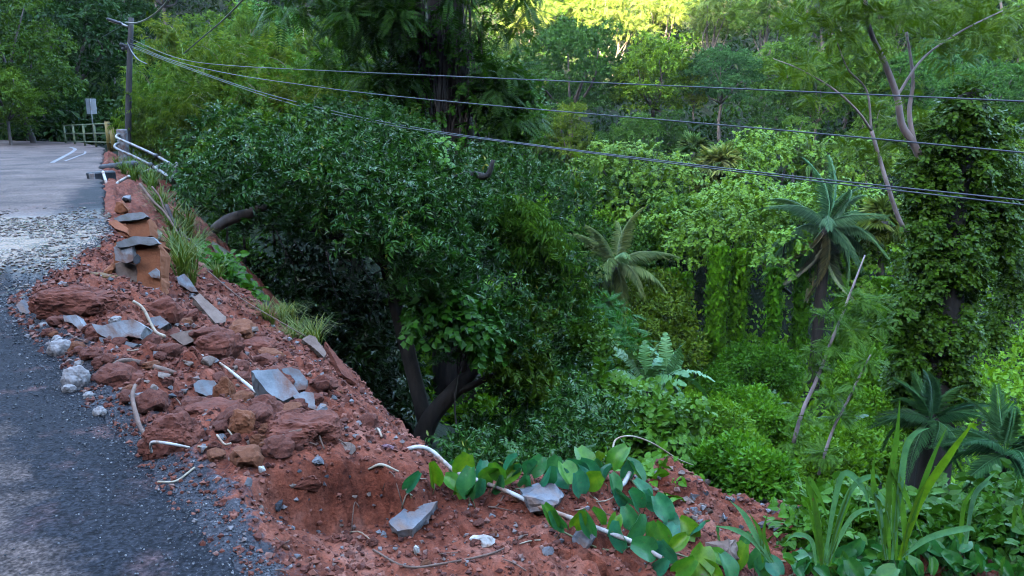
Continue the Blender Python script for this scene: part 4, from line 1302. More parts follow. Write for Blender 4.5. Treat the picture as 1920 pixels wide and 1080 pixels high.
palm('fan_palm', at(1300, 285, 52), ground_h(1300, 285, 52), .14, FR_FAN, 24, 'small bluish fan palm left of the pale fan palm', L_PALM, (1.3, 1.3, 1.1), .9, (85, -60), seed=854)
palm('fan_palm', at(1520, 310, 50), ground_h(1520, 310, 50), .14, FR_COCO, 16, 'upright palm rising above the drooping palm under the wires', L_PALM, (1.5, 1.4, .9), .55, (85, -20), seed=855)
palm('blue_palm', at(1885, 850, 11.5), 1.6, .14, FR_BLUE, 24, 'blue green feather palm at the right edge behind the reeds', L_PALM, (.8, 1.15, 1.25), .5, (85, -35), seed=856, bark=B_DARK)
palm('blue_palm', at(1745, 790, 14), 1.6, .13, FR_BLUE, 18, 'dark feather palm with fronds spreading in front of the ivy trunk', L_PALM, (.8, 1.15, 1.25), .5, (80, -30), seed=857, bark=B_DARK)
palm('small_palm', at(160, 165, 62), ground_h(160, 165, 62), .15, FR_COCO, 14, 'small palm behind the two thin poles at the road bend', L_PALM, (.9, 1.1, 1.0), .6, (70, -50), seed=859)
palm('banana_plant', at(1210, 722, 19.5), 1.5, .10, LF_BAN, 15, 'banana plant with pale torn leaves beside the lime mound', L_PALM, (1.7, 1.9, 2.1), .62, (85, 0), part='leaf', seed=860, cat='banana plant')
palm('banana_plant', at(1250, 712, 20.5), 1.5, .10, LF_BAN, 13, 'second banana plant leaning right behind the first', L_PALM, (1.5, 1.9, 2.3), .66, (84, -5), part='leaf', seed=861, cat='banana plant')
palm('banana_plant', at(1148, 725, 20), 1.2, .08, LF_BAN, 8, 'small banana plant with narrow upright leaves left of the others', L_PALM, (1.1, 1.7, 1.9), .42, (85, 30), part='leaf', seed=862, cat='banana plant')
palm('banana_plant', at(1440, 770, 27), 1.0, .08, LF_BAN, 7, 'young broad leaved plant among the creeper mounds', L_LIME, (.8, 1.0, 1.0), .45, (75, 15), part='leaf', seed=863, cat='banana plant')
palm('banana_plant', at(1580, 800, 22), .8, .06, LF_BAN, 6, 'young broad leaved plant between the leaning saplings', L_LIME, (.9, 1.0, .9), .4, (75, 15), part='leaf', seed=864, cat='banana plant')


def ivy_tree():
    r = np.random.default_rng(870)
    Y = 17.0
    b = at(1770, 760, Y); b[2] = put_z(b[0], b[1])
    t = thing('ivy_covered_tree', b, label='tall trunk sheathed in ivy with curved bare pinkish branches and feathery crown', cat='tree')
    q = lambda px, py, y=Y: at(px, py, y) - b
    V, T = tube_arrays(spline([(0, 0, -.5), q(1765, 600), q(1775, 400), q(1800, 260), q(1830, 170)], 14), np.linspace(.5, .3, 14), 9, .1)
    ob('trunk', mesh_np('trunk', V, T, smooth_shade=True), B_DARK, t)
    brs = [([q(1775, 420, 17.2), q(1738, 325, 17), q(1712, 268, 16.8), q(1690, 232, 16.7), q(1682, 180, 16.6), q(1655, 110, 16.5), q(1632, 60, 16.4), q(1622, 0, 16.3), q(1610, -80, 16.3)], [.13, .11, .10, .095, .085, .075, .06, .05, .04]),
           ([q(1760, 520, 17.1), q(1722, 457, 16.8), q(1690, 420, 16.6), q(1665, 350, 16.4), q(1650, 300, 16.4), q(1634, 245, 16.3)], [.08, .065, .06, .055, .05, .045]),
           ([q(1634, 245, 16.3), q(1605, 205, 16.1), q(1560, 165, 16), q(1500, 130, 15.9), q(1450, 110, 15.8)], [.035, .03, .025, .018, .01]),
           ([q(1634, 245, 16.3), q(1625, 170, 16.2), q(1590, 130, 16.1), q(1570, 80, 16)], [.03, .025, .02, .01]),
           ([q(1715, 275, 16.9), q(1705, 210, 16.9), q(1712, 150, 16.9), q(1700, 60, 16.9)], [.07, .06, .045, .03]),
           ([q(1682, 180, 16.6), q(1730, 110, 16.8), q(1800, 60, 17), q(1880, 20, 17)], [.04, .03, .025, .015])]
    for p, w in brs:
        tube('branch', p, np.array(w) * .78, B_PINK, t, n=8, steps=22, wob=.05)
    bl = []
    for k in range(120):
        f = r.uniform(0, 1); py = 180 + f * 600
        cx = np.interp(py, [180, 300, 450, 600, 780], [1825, 1790, 1770, 1755, 1740]); hw = np.interp(py, [180, 240, 400, 600, 780], [18, 60, 72, 70, 62])
        bl.append((q(cx + r.uniform(-1, 1) * hw, py, Y + r.uniform(-.6, .5)), np.array([.24, .24, .34]) * r.uniform(.7, 1.3)))
    for k in range(20):                                   # looser shaded side
        bl.append((q(r.uniform(1835, 1910), r.uniform(250, 640), Y + r.uniform(.2, 1.2)), np.array([.3, .3, .45]) * r.uniform(.7, 1.4)))
    parts = [foliage(bl[j:j + 80], 9500 * len(bl[j:j + 80]) // len(bl), T_IVY, 1.0, .9, r, cull=.3) for j in range(0, len(bl), 80)]
    V, T, A = join_arrays(parts)
    ob('ivy', mesh_np('ivy', V, T, A), L_VINE, t, color=(.60, .66, .34))
    bl = []
    for px, py, y, rad in [(1640, 20, 16, .9), (1700, 0, 16, 1.0), (1780, 30, 16.5, 1.0), (1860, 20, 17, 1.0), (1580, 70, 15.8, .7), (1530, 120, 15.8, .6), (1480, 130, 15.8, .5), (1600, 120, 16, .6),
                           (1560, 180, 15.8, .5), (1620, 190, 16.2, .45), (1740, 90, 16.8, .7), (1720, 160, 16.9, .5), (1810, 90, 17, .8), (1660, -50, 16, 1.1), (1780, -60, 16.5, 1.2), (1880, 80, 17.2, .7), (1560, 10, 16, .7), (1725, 230, 16.8, .35), (1640, 290, 16.3, .35), (1600, 280, 16.2, .35)]:
        bl += [(q(px, py, y + .35) + r.normal(0, 1, 3) * rad * (.5, .45, .25), np.array([rad * .55, rad * .55, rad * .16])) for _ in range(5)]
    parts = [foliage(bl[j:j + 80], 1700 * len(bl[j:j + 80]) // len(bl), T_PINN, .55, .15, r, shell=(.3, 1.1), cull=.2) for j in range(0, len(bl), 80)]
    V, T, A = join_arrays(parts)
    ob('crown', mesh_np('crown', V, T, A), L_FERN, t, color=(1.15, 1.05, .55))


ivy_tree()


def sapling(path, w, label, tufts, seed):
    r = np.random.default_rng(seed)
    P = np.array([at(*p) for p in path])
    t = thing('leaning_sapling', P[0], label=label, cat='sapling')
    tube('stem', P - P[0], w, B_PINK, t, n=7, steps=20, wob=.08)
    bl = [(at(a, b, Y) - P[0], np.array([rd, rd, rd * .5])) for a, b, Y, rd in tufts]
    V, T, A = foliage(bl, 40 * len(bl), T_PINN, .45, .2, r, shell=(.1, 1.0), cull=.05)
    ob('foliage', mesh_np('foliage', V, T, A), L_FERN, t, color=(.9, 1.1, .9))


sapling([(1488, 830, 15), (1505, 770, 15), (1530, 715, 15), (1553, 655, 15), (1575, 600, 15), (1598, 540, 15), (1622, 478, 15)], [.045, .04, .036, .032, .028, .022, .012],
        'pale leaning sapling stem with ferny tufts in front of the vine columns',
        [(1555, 590, 15, .35), (1530, 660, 15, .3), (1600, 560, 15, .35), (1520, 690, 15, .3), (1560, 650, 15, .3), (1500, 780, 15, .3), (1590, 620, 15.2, .4), (1630, 570, 15.2, .4), (1500, 830, 15, .35), (1650, 610, 15.3, .35), (1640, 660, 15.3, .3)], 880)
sapling([(1535, 890, 13.5), (1560, 810, 13.5), (1590, 750, 13.5), (1622, 685, 13.5), (1632, 665, 13.5)], [.03, .026, .022, .018, .01],
        'thinner leaning sapling stem right of the pale one', [(1625, 675, 13.5, .22), (1600, 720, 13.5, .15), (1575, 780, 13.5, .2), (1545, 850, 13.5, .25), (1560, 740, 13.5, .2)], 881)

# ================================================================== ROAD FURNITURE AND WIRES
G_CONC = solidmat('concrete', (.16, .155, .155), (.28, .27, .265), 7, .85, .5, dirt=(.16, .15, .13))
G_CONC_B = solidmat('concrete_pale', (.20, .205, .215), (.34, .34, .345), 9, .8, .6, dirt=(.20, .11, .08))
G_PIPE = solidmat('galvanised_pipe', (.26, .28, .30), (.44, .45, .46), 14, .45, .2, .4, dirt=(.20, .15, .11))
G_RAIL = solidmat('faded_green_rail', (.08, .12, .08), (.20, .22, .10), 9, .6, .1)
G_YEL = solidmat('yellow_post', (.20, .15, .04), (.30, .22, .06), 9, .6, .1)
G_DARK = solidmat('dark_metal', (.015, .017, .02), (.04, .042, .05), 9, .5, .1)
G_POLE = barkmat('weathered_pole', (.035, .034, .036), (.085, .08, .08), 4)
G_WIRE = solidmat('wire_grey', (.035, .038, .05), (.07, .075, .09), 9, .35, 0)
G_WHITE = solidmat('white_plastic', (.46, .45, .42), (.66, .64, .60), 14, .5, .3, dirt=(.30, .17, .11))
G_SIGN = solidmat('sign_back', (.58, .60, .62), (.70, .71, .72), 5, .5, 0, 0)
G_RUBBER = solidmat('old_rubber', (.03, .03, .035), (.10, .10, .11), 10, .75, .3)
G_TEAL = solidmat('teal_post', (.10, .28, .30), (.16, .36, .36), 6, .6, .1)


def box_mesh(name, sx, sy, sz, bev=.01, noise=0.0, seed=0, cuts=0):
    bm = bmesh.new()
    bmesh.ops.create_cube(bm, size=1)
    bmesh.ops.scale(bm, vec=(sx, sy, sz), verts=bm.verts)
    if bev: bmesh.ops.bevel(bm, geom=bm.edges[:], offset=bev, segments=1, affect='EDGES')
    if cuts: bmesh.ops.subdivide_edges(bm, edges=bm.edges[:], cuts=cuts, use_grid_fill=True)
    if noise:
        c = np.array([v.co for v in bm.verts])
        d = [fbm(c[:, 0] + 7 * k, c[:, 1], c[:, 2], scale=max(sx, sy, sz) * .35, octaves=3, seed=seed + k) * noise for k in range(3)]
        for i, v in enumerate(bm.verts): v.co += Vector((d[0][i], d[1][i], d[2][i]))
    me = bpy.data.meshes.new(name); bm.to_mesh(me); bm.free()
    return me


def utility_pole():
    Y = 32
    b = at(233, 268, Y); b[2] = -.4
    t = thing('utility_pole', b, label='dark utility pole with a street lamp arm and wires beside the road', cat='utility pole')
    q = lambda px, py, y=Y: at(px, py, y) - b
    top = q(246, 33)
    tube('post', [(0, 0, -.5), top * .5 + np.array([0, 0, 0]), top], [.125, .115, .095], G_POLE, t, n=10, steps=10)
    tube('lamp_arm', [q(245, 52), q(232, 47), q(224, 44)], [.045, .045, .045], G_PIPE, t, n=7)
    h = ob('lamp_head', box_mesh('lamp_head', .55, .24, .10, .03), G_DARK, t, q(215, 40), Euler((0, math.radians(18), 0)))
    ob('lens', box_mesh('lens', .36, .17, .03, .008), G_WHITE, h, (0, 0, -.058))
    for dx, dy in ((228, 84), (234, 86), (231, 92), (237, 90)):
        tube('insulator', [q(dx, dy - 4), q(dx, dy), q(dx, dy + 4)], [.05, .075, .05], G_DARK, t, n=8)
    tube('bracket', [q(228, 88), q(242, 84)], [.03, .03], G_DARK, t, n=6)


utility_pole()


def wire(label, pxs, y0, y1, rad, mat=G_WIRE, name='overhead_wire', sag=0.0, steps=60):
    pxs = np.array(pxs, float)
    if pxs[-1, 0] > 1900:                                 # runs on past the edge of the view
        e = pxs[-1] + (pxs[-1] - pxs[-2]) / (pxs[-1, 0] - pxs[-2, 0]) * 740
        y1 = 1 / (1 / y0 + (1 / y1 - 1 / y0) * (e[0] - pxs[0, 0]) / (pxs[-1, 0] - pxs[0, 0])); pxs = np.vstack([pxs, e])
    sp = spline(np.column_stack([pxs, np.zeros(len(pxs))]), steps)[:, :2]
    f = (sp[:, 0] - sp[0, 0]) / (sp[-1, 0] - sp[0, 0])
    inv = 1 / y0 + (1 / y1 - 1 / y0) * f
    P = np.array([at(a, b, 1 / k) for (a, b), k in zip(sp, inv)])
    V, T = tube_arrays(P - P[0], rad, 6)
    return ob(name, mesh_np(name, V, T, smooth_shade=True), mat, None, P[0], label=label, cat='wire', group='wires strung from the utility pole')


wire('highest of the long overhead wires running to the right edge', [(243, 72), (330, 108), (420, 122), (600, 132), (960, 148), (1440, 169), (1960, 192)], 32, 8, .0085)
wire('middle long overhead wire passing behind the vine wrapped trunk', [(242, 80), (330, 115), (440, 140), (560, 158), (700, 176), (960, 201), (1440, 242), (1960, 290)], 32, 7.5, .0085)
wire('upper strand of the lowest pair of overhead wires', [(241, 84), (330, 118), (470, 167), (620, 207), (760, 236), (960, 266), (1440, 325), (1960, 380)], 32, 7.5, .0085)
wire('lower strand of the lowest pair of overhead wires', [(241, 86), (330, 121), (510, 184), (640, 217), (780, 243), (960, 268), (1440, 329), (1960, 389)], 32, 7.3, .0075)
wire('short slack cable drooping from the pole into the bamboo', [(239, 80), (248, 98), (260, 112), (276, 120)], 32, 29, .018)
wire('twisted thick cable rising from the pole top', [(236, 42), (255, 43), (275, 36), (295, 22), (312, 4), (325, -20)], 32, 20, .025)
wire('dark cable crossing the upper left in front of the bamboo', [(345, 100), (380, 70), (420, 36), (455, 0), (480, -26)], 30, 18, .022)
wire('thin wire from the lamp arm towards the dark trees', [(238, 40), (222, 52), (205, 62), (190, 70)], 32, 40, .010)


def pipe_rail():
    b = at(228, 302, 28)
    t = thing('broken_pipe_rail', b, label='bent galvanised pipe railing torn from its concrete post and hanging over the bank', cat='railing')
    q = lambda px, py, y: at(px, py, y) - b
    o = ob('post', box_mesh('post', .30, .26, 1.15, .03, .03, 3, 3), G_CONC_B, t, q(231, 274, 28.2))
    tube('rail', [q(236, 250, 28.6), q(222, 252, 28), q(218, 257, 27.7), q(224, 261, 27.4), q(250, 272, 27), q(293, 292, 26.3), q(326, 311, 25.8)], [.045] * 7, G_PIPE, t, n=9, steps=30)
    tube('rail', [q(224, 268, 27.9), q(216, 272, 27.7), q(219, 279, 27.4), q(250, 293, 27), q(282, 309, 26.4)], [.045] * 5, G_PIPE, t, n=9, steps=24)
    tube('rail', [q(285, 311, 26.4), q(302, 322, 26), q(320, 335, 25.6)], [.06] * 3, G_PIPE, t, n=9, steps=8)
    tube('upright', [q(268, 325, 26.6), q(285, 317, 26.4), q(311, 306, 26.2)], [.055] * 3, G_PIPE, t, n=9)
    tube('upright', [q(333, 305, 25.8), q(329, 318, 25.8), q(322, 340, 25.6)], [.07, .07, .07], G_CONC, t, n=8)
    tube('collar', [q(282, 308, 26.45), q(287, 312, 26.3)], [.08, .08], G_DARK, t, n=9)
    tube('collar', [q(292, 291, 26.35), q(296, 294, 26.2)], [.066, .066], G_DARK, t, n=9)


pipe_rail()


def far_railing():
    a, c = at(124, 272, 43.5), at(213, 276, 36)
    t = thing('green_road_railing', a, label='faded green three bar railing along the outer edge of the road bend', cat='railing')
    L = c - a
    for h, z in ((1.0, 1.02), (.6, .60), (.2, .20)):
        tube('bar', [(0, 0, z), L * .5 + (0, 0, z), L + (0, 0, z)], [.032] * 3, G_RAIL, t, n=7)
    for f in (0, .22, .45, .68):
        tube('post', [L * f + (0, 0, -.2), L * f + (0, 0, 1.05)], [.05, .05], G_RAIL, t, n=7)
    tube('post', [L * .93 + (0, 0, -.2), L * .93 + (0, 0, 1.12)], [.11, .11], G_YEL, t, n=8)
    tube('post', [L + (0, 0, -.2), L + (0, 0, .85)], [.10, .10], G_YEL, t, n=8)


far_railing()


def road_sign():
    b = at(177, 262, 46)
    t = thing('road_sign', b, label='road sign seen from its pale back beside the railing', cat='sign')
    h1, h0 = at(177, 185, 46)[2] - b[2], at(177, 214, 46)[2] - b[2]
    tube('post', [(0, 0, -.3), (0, 0, h1 - .02)], [.035, .035], G_PIPE, t, n=8)
    p = ob('panel', box_mesh('panel', .56, .025, h1 - h0, .006), G_SIGN, t, (0, .05, (h0 + h1) / 2))
    ob('rib', box_mesh('rib', .03, .02, (h1 - h0) * .96, .003), G_PIPE, p, (0, -.022, 0))


road_sign()
for (px, y0, y1, w, m, lb) in [(130, 180, 250, .05, G_PIPE, 'thin grey post with a bent top left of the road sign'), (146, 158, 212, .05, G_TEAL, 'thin teal post behind the road sign')]:
    b = at(px, y1, 52); b[2] = min(b[2], -.3); h = at(px, y0, 52)[2] - b[2]
    t = thing('thin_post', b, label=lb, cat='post')
    tube('shaft', [(0, 0, -.2), (0, 0, h * .5), (0.03, 0, h)], [w * 1.1, w, w * .8], m, t, n=7)
    tube('tip', [(0.03, 0, h - .02), (-.12, 0, h + .08), (-.2, 0, h + .1)], [w * .8, w * .7, w * .5], m, t, n=6)


def worn_tyre():
    b = at(222, 306, 24); b[2] = .06
    t = thing('worn_tyre', b, label='worn flattened tyre lying at the road edge by the concrete post', cat='tyre')
    n, m = 40, 10
    V, T = [], []
    for i in range(n):
        a = i / n * 2 * math.pi
        R = .36 * (1 + .05 * math.sin(2 * a + 1))
        for j in range(m):
            bb = j / m * 2 * math.pi
            rr = R + .15 * math.cos(bb) * (1.0 if abs(math.cos(bb)) > .3 else 1.1)
            V.append((rr * math.cos(a) * 1.05, rr * math.sin(a) * 1.0, .11 * math.sin(bb) + .05 * math.cos(a)))
    for i in range(n):
        for j in range(m):
            p, q_ = i * m + j, ((i + 1) % n) * m + j; p2, q2 = i * m + (j + 1) % m, ((i + 1) % n) * m + (j + 1) % m
            T += [[p, q_, q2], [p, q2, p2]]
    ob('tread', mesh_np('tread', np.array(V), np.array(T), smooth_shade=True), G_RUBBER, t)


worn_tyre()


# ================================================================== RUBBLE, SLABS, STICKS ON THE RED SOIL
LY0, LY1 = math.log(ys[0]), math.log(ys[-1])


def soil_fast(x, y):
    """height of the built soil sheet, looked up from its own grid"""
    x = np.asarray(x, float); y = np.asarray(y, float)
    v = np.clip((np.log(np.clip(y, ys[0], ys[-1])) - LY0) / (LY1 - LY0) * (len(ys) - 1), 0, len(ys) - 1.001)
    i = v.astype(int); fy = v - i
    s = x - (sm[i] + (sm[i + 1] - sm[i]) * fy)
    j = np.clip(np.searchsorted(ss, s) - 1, 0, len(ss) - 2)
    fx = np.clip((s - ss[j]) / (ss[j + 1] - ss[j]), 0, 1)
    return (SZ[i, j] * (1 - fx) + SZ[i, j + 1] * fx) * (1 - fy) + (SZ[i + 1, j] * (1 - fx) + SZ[i + 1, j + 1] * fx) * fy


def ground_top(x, y):
    return np.maximum(soil_fast(x, y), np.where((x - edge_x(y)) < 0.05, 0.0, -50))


def hits(pxs):
    """where pixel rays meet the soil or the road"""
    pxs = np.atleast_2d(np.asarray(pxs, float))
    D = np.array([ray(a, b) for a, b in pxs])
    n = len(D)
    t = np.full(n, 1.9); res = np.full(n, np.nan); prev = t.copy()
    ts = np.geomspace(1.9, 40, 150)
    O = np.array([0, 0, CAMZ])
    live = np.ones(n, bool)
    last = np.full(n, ts[0])
    for tk in ts:
        idx = np.where(live)[0]
        if not len(idx): break
        P = O + D[idx] * tk
        below = P[:, 2] < ground_top(P[:, 0], P[:, 1])
        res[idx[below]] = (tk + last[idx[below]]) / 2
        live[idx[below]] = False
        last[idx[~below]] = tk
    res = np.where(np.isnan(res), 12, res)
    P = O + D * res[:, None]
    P[:, 2] = ground_top(P[:, 0], P[:, 1])
    return P


def rock_mesh(seed, dims=(1, 1, .7), pts=16, rough=.05, sub=1):
    r = np.random.default_rng(seed)
    bm = bmesh.new()
    for q in sphere_dirs(pts, r) * r.uniform(.8, 1.0, (pts, 1)): bm.verts.new(q * np.array(dims) * .5)
    bmesh.ops.convex_hull(bm, input=bm.verts)
    bmesh.ops.delete(bm, geom=[v for v in bm.verts if not v.link_faces], context='VERTS')
    bmesh.ops.dissolve_limit(bm, angle_limit=.30, verts=bm.verts, edges=bm.edges)
    bmesh.ops.triangulate(bm, faces=bm.faces[:])
    for k in range(sub):
        bmesh.ops.subdivide_edges(bm, edges=bm.edges[:], cuts=1, use_grid_fill=True)
        bmesh.ops.triangulate(bm, faces=bm.faces[:])
    for v in bm.verts:
        v.co += Vector(r.normal(0, rough * .4, 3) * np.array(dims))
    bm.normal_update()
    me = bpy.data.meshes.new('rock'); bm.to_mesh(me); bm.free()
    return me


def clod_mesh(seed, dims=(1, 1, .8), sub=4, amp=.22, fine=.10):
    """a crumbling lump of soil or mortar"""
    bm = bmesh.new()
    bmesh.ops.create_icosphere(bm, subdivisions=sub, radius=.5)
    c = np.array([v.co for v in bm.verts]); q = unit(c)
    h = 1 + amp * 2 * fbm(q[:, 0] + seed, q[:, 1], q[:, 2], scale=.8, octaves=3, seed=seed) + fine * 2 * np.abs(fbm(q[:, 0] + seed, q[:, 1], q[:, 2], scale=.16, octaves=3, seed=seed + 9))
    W = np.sign(c) * np.abs(c * 2) ** .85 * .5 * h[:, None] * np.array(dims)
    for v, w in zip(bm.verts, W): v.co = w
    me = bpy.data.meshes.new('clod'); bm.to_mesh(me); bm.free()
    return me


M_ROCK = solidmat('grey_rock', (.10, .105, .12), (.23, .235, .25), 9, .85, .8, dirt=(.24, .15, .11))
M_ROCKB = solidmat('blue_grey_stone', (.125, .14, .15), (.245, .265, .28), 8, .8, .7, dirt=(.17, .085, .06))
M_PALE = solidmat('pale_mortar', (.24, .215, .205), (.42, .38, .36), 12, .9, .8, dirt=(.16, .13, .12))
M_CLOD = solidmat('red_clod', (.085, .022, .013), (.22, .064, .036), 14, .95, .9)
M_ORNG = solidmat('orange_clod', (.15, .045, .018), (.25, .085, .035), 14, .95, .8)
M_TAN = solidmat('tan_stone', (.17, .11, .085), (.29, .205, .16), 9, .9, .7)
M_DSTN = solidmat('dark_stone', (.035, .038, .045), (.09, .09, .10), 12, .8, .7)
M_STICK = barkmat('stick', (.10, .055, .04), (.24, .15, .11), 9)
M_STRAW = solidmat('straw', (.32, .25, .16), (.50, .43, .32), 20, .6, .2, dirt=(.35, .22, .15))
M_OCHRE = solidmat('orange_paint', (.22, .064, .022), (.33, .105, .038), 9, .8, .6)
M_OCHD = solidmat('ochre_wall', (.12, .062, .016), (.19, .10, .03), 4, .75, .3)


def slab(name, outline, label, mat, nrm=(0, -.5, .86), thick=.06, lift=.02, cat='slab', center=None, rough=.006, seed=0, depth=None, edge_mat=None):
    """a broken flat piece: outline given where its upper face shows, on a plane of its own through the ground"""
    r = np.random.default_rng(seed)
    out = np.array(outline, float)
    c = out.mean(0) if center is None else np.array(center, float)
    nrm = unit(np.array(nrm, float))
    p0 = at(c[0], c[1], depth) if depth else hits([(c[0], out[:, 1].max())])[0]
    p0 = p0 + np.array([0, 0, lift])
    if depth is None:
        # let the lowest outline pixel touch the ground
        c = np.array([c[0], out[:, 1].max()])
    O = np.array([0, 0, CAMZ])
    m = 30
    seg = np.concatenate([out, out[:1]]); L = np.concatenate([[0], np.cumsum(np.hypot(*np.diff(seg, axis=0).T))])
    s = np.unique(np.concatenate([np.linspace(0, L[-1], m, endpoint=False), L[:-1]]))
    ring = np.column_stack([np.interp(s, L, seg[:, 0]), np.interp(s, L, seg[:, 1])])
    W = []
    for a, b in ring:
        d = ray(a, b); W.append(O + d * (((p0 - O) @ nrm) / (d @ nrm)))
    W = np.array(W); m = len(W)
    cen = W.mean(0)
    size = np.linalg.norm(W - cen, axis=1).mean()
    def jit(k):
        q = r.normal(0, 1, (m, 3)) * k * size
        return q - (q @ nrm)[:, None] * nrm
    rings = [cen + (W - cen) * .55 + nrm * r.normal(0, .0004, (m, 1)), W + jit(.022), cen + (W - cen) * 1.01 + jit(.028) - nrm * thick * .45,
             cen + (W - cen) * .98 + jit(.04) - nrm * thick, ]
    V = np.concatenate([[cen]] + rings + [[cen - nrm * thick]])
    T = []
    j = np.arange(m); jn = (j + 1) % m
    T.append(np.stack([np.zeros(m, int), 1 + j, 1 + jn], 1))
    for k in range(len(rings) - 1):
        a, b = 1 + k * m, 1 + (k + 1) * m
        T += [np.stack([a + j, b + j, b + jn], 1), np.stack([a + j, b + jn, a + jn], 1)]
    a = 1 + (len(rings) - 1) * m
    T.append(np.stack([a + j, np.full(m, len(V) - 1), a + jn], 1))
    T = np.concatenate(T)
    # consistent outward winding
    f = np.cross(V[T[0, 1]] - V[T[0, 0]], V[T[0, 2]] - V[T[0, 0]])
    if f @ nrm < 0: T = T[:, ::-1]
    base = cen - nrm * thick
    return ob(name, mesh_np(name, V - base, T), mat, None, base, label=label, cat=cat)


slab('concrete_slab', [(172, 606), (190, 612), (205, 606), (250, 598), (273, 613), (262, 634), (240, 630), (215, 640), (182, 624)], 'pale blue grey broken slab jutting from under the red soil heap', G_CONC_B, (-.1, -.85, .5), .10, .0, seed=1)
slab('concrete_slab', [(118, 592), (142, 590), (157, 612), (150, 620), (135, 606), (120, 602)], 'small pale slab corner left of the jutting slab', G_CONC_B, (-.1, -.85, .5), .08, .0, seed=2)
slab('concrete_slab', [(30, 572), (40, 562), (72, 566), (86, 584), (60, 590), (38, 586)], 'grey slab piece at the asphalt edge beside the soil heap', M_ROCK, (0, -.75, .6), .10, .02, seed=3)
slab('concrete_slab', [(185, 632), (225, 638), (258, 645), (250, 652), (215, 648), (190, 642)], 'lower slab layer under the jutting pale slab', M_ROCKB, (-.1, -.85, .4), .05, .0, seed=4)
slab('concrete_slab', [(472, 695), (520, 692), (548, 718), (562, 738), (530, 752), (505, 738), (482, 712)], 'large flat blue grey slab tilted beside the long white cane', M_ROCKB, (.2, -.55, .8), .16, .05, seed=5)
slab('concrete_slab', [(528, 692), (545, 688), (562, 694), (577, 714), (572, 730), (556, 732), (540, 720)], 'rounded blue grey slab standing behind the large flat slab', M_ROCKB, (.2, -.8, .55), .07, .10, seed=6)
slab('concrete_slab', [(548, 742), (568, 734), (588, 736), (592, 768), (566, 760)], 'broken pale block at the lower right of the flat slab', G_CONC_B, (.3, -.75, .55), .12, .02, seed=7)
slab('concrete_slab', [(362, 722), (372, 712), (402, 714), (405, 738), (392, 744), (366, 734)], 'squarish blue grey stone half sunk in the red soil', M_ROCKB, (0, -.7, .7), .12, .03, seed=8)
slab('concrete_beam', [(362, 558), (374, 550), (424, 594), (422, 604), (404, 606)], 'long tan concrete beam piece lying down the bank', M_TAN, (.35, -.5, .75), .10, .06, seed=9)
slab('concrete_slab', [(331, 520), (346, 513), (356, 524), (372, 548), (356, 546), (336, 532)], 'pale broken sheet above the tan beam', G_CONC_B, (.2, -.75, .6), .05, .16, seed=10)
slab('concrete_block', [(318, 628), (340, 622), (362, 618), (363, 640), (344, 648)], 'grey brown block among the rubble by the thin leaning cane', M_TAN, (.2, -.8, .5), .12, .02, seed=11)
slab('concrete_block', [(566, 636), (580, 628), (592, 632), (612, 662), (608, 670), (588, 652)], 'pale block at the outer edge of the soil slope', M_TAN, (.3, -.6, .7), .10, .05, seed=12)
slab('concrete_slab', [(280, 596), (300, 592), (318, 606), (300, 616), (282, 610)], 'dull stone slab below the orange wall stump', M_ROCK, (.1, -.7, .6), .08, .02, seed=13)
slab('flat_rock', [(728, 978), (760, 952), (820, 940), (806, 960), (772, 992), (745, 996)], 'flat grey rock lying on the lower soil terrace', M_ROCK, (0, -.3, .95), .05, .05, 'rock', seed=14)
slab('flat_rock', [(610, 640), (660, 700), (668, 720), (640, 700)], 'dark flat stone on the outer soil slope', M_CLOD, (.6, -.3, .7), .05, .02, 'rock', seed=15)


def big_rock(name, px, py, w, h, label, mat, seed, dims=(1, .8, .75), sink=.25, cat='rock', rot=0.0):
    p = hits([(px, py + h * .42)])[0]
    d = p[1]
    sz = w * math.hypot(d, 1.6) / F
    dd = (sz, sz * dims[1], h * math.hypot(d, 1.6) / F * 1.15)
    me = clod_mesh(seed, dd, 5 if w > 90 else 4) if cat in ('soil clod', 'rubble') else rock_mesh(seed, dd, 13, .04, 2)
    hh = h * math.hypot(d, 1.6) / F
    return ob(name, me, mat, None, p + (0, .1 * sz, hh * (.5 - sink)), Euler((0, 0, rot)), label=label, cat=cat)


big_rock('angular_rock', 1010, 940, 110, 70, 'big angular grey rock pinning the white pipe among the bindweed', M_ROCK, 21, rot=.3)
big_rock('angular_rock', 1098, 1008, 56, 44, 'grey rock just below the white pipe right of the big angular rock', M_ROCK, 22)
big_rock('angular_rock', 1026, 1021, 32, 18, 'small flat grey stone below the big angular rock', M_ROCK, 23)
big_rock('angular_rock', 1350, 1032, 84, 66, 'tan rock half hidden by bindweed leaves near the bottom', M_TAN, 24)
big_rock('angular_rock', 575, 903, 62, 36, 'dull red rock perched on the edge of the soil step', M_CLOD, 25)
big_rock('angular_rock', 594, 876, 32, 20, 'small grey rock just above the dull red rock', M_ROCK, 26)
big_rock('angular_rock', 520, 942, 28, 36, 'dark grey stone stuck in the face of the soil step', M_DSTN, 27, sink=.4)
big_rock('angular_rock', 1508, 962, 46, 30, 'dark brown stone at the right end of the rubble mound', M_DSTN, 28)
big_rock('angular_rock', 1448, 942, 28, 14, 'pale tan stone on top of the rubble mound', M_PALE, 29)
big_rock('angular_rock', 466, 908, 18, 20, 'blue grey stone stuck in the soil left of the red rock', M_ROCKB, 30)
big_rock('mortar_lump', 112, 655, 40, 32, 'upper white mortar lump at the asphalt edge', M_PALE, 31, cat='rubble')
big_rock('mortar_lump', 140, 708, 48, 40, 'middle white mortar lump at the asphalt edge', M_PALE, 32, cat='rubble')
big_rock('mortar_lump', 185, 768, 22, 16, 'lowest small white mortar lump at the asphalt edge', M_PALE, 33, cat='rubble')
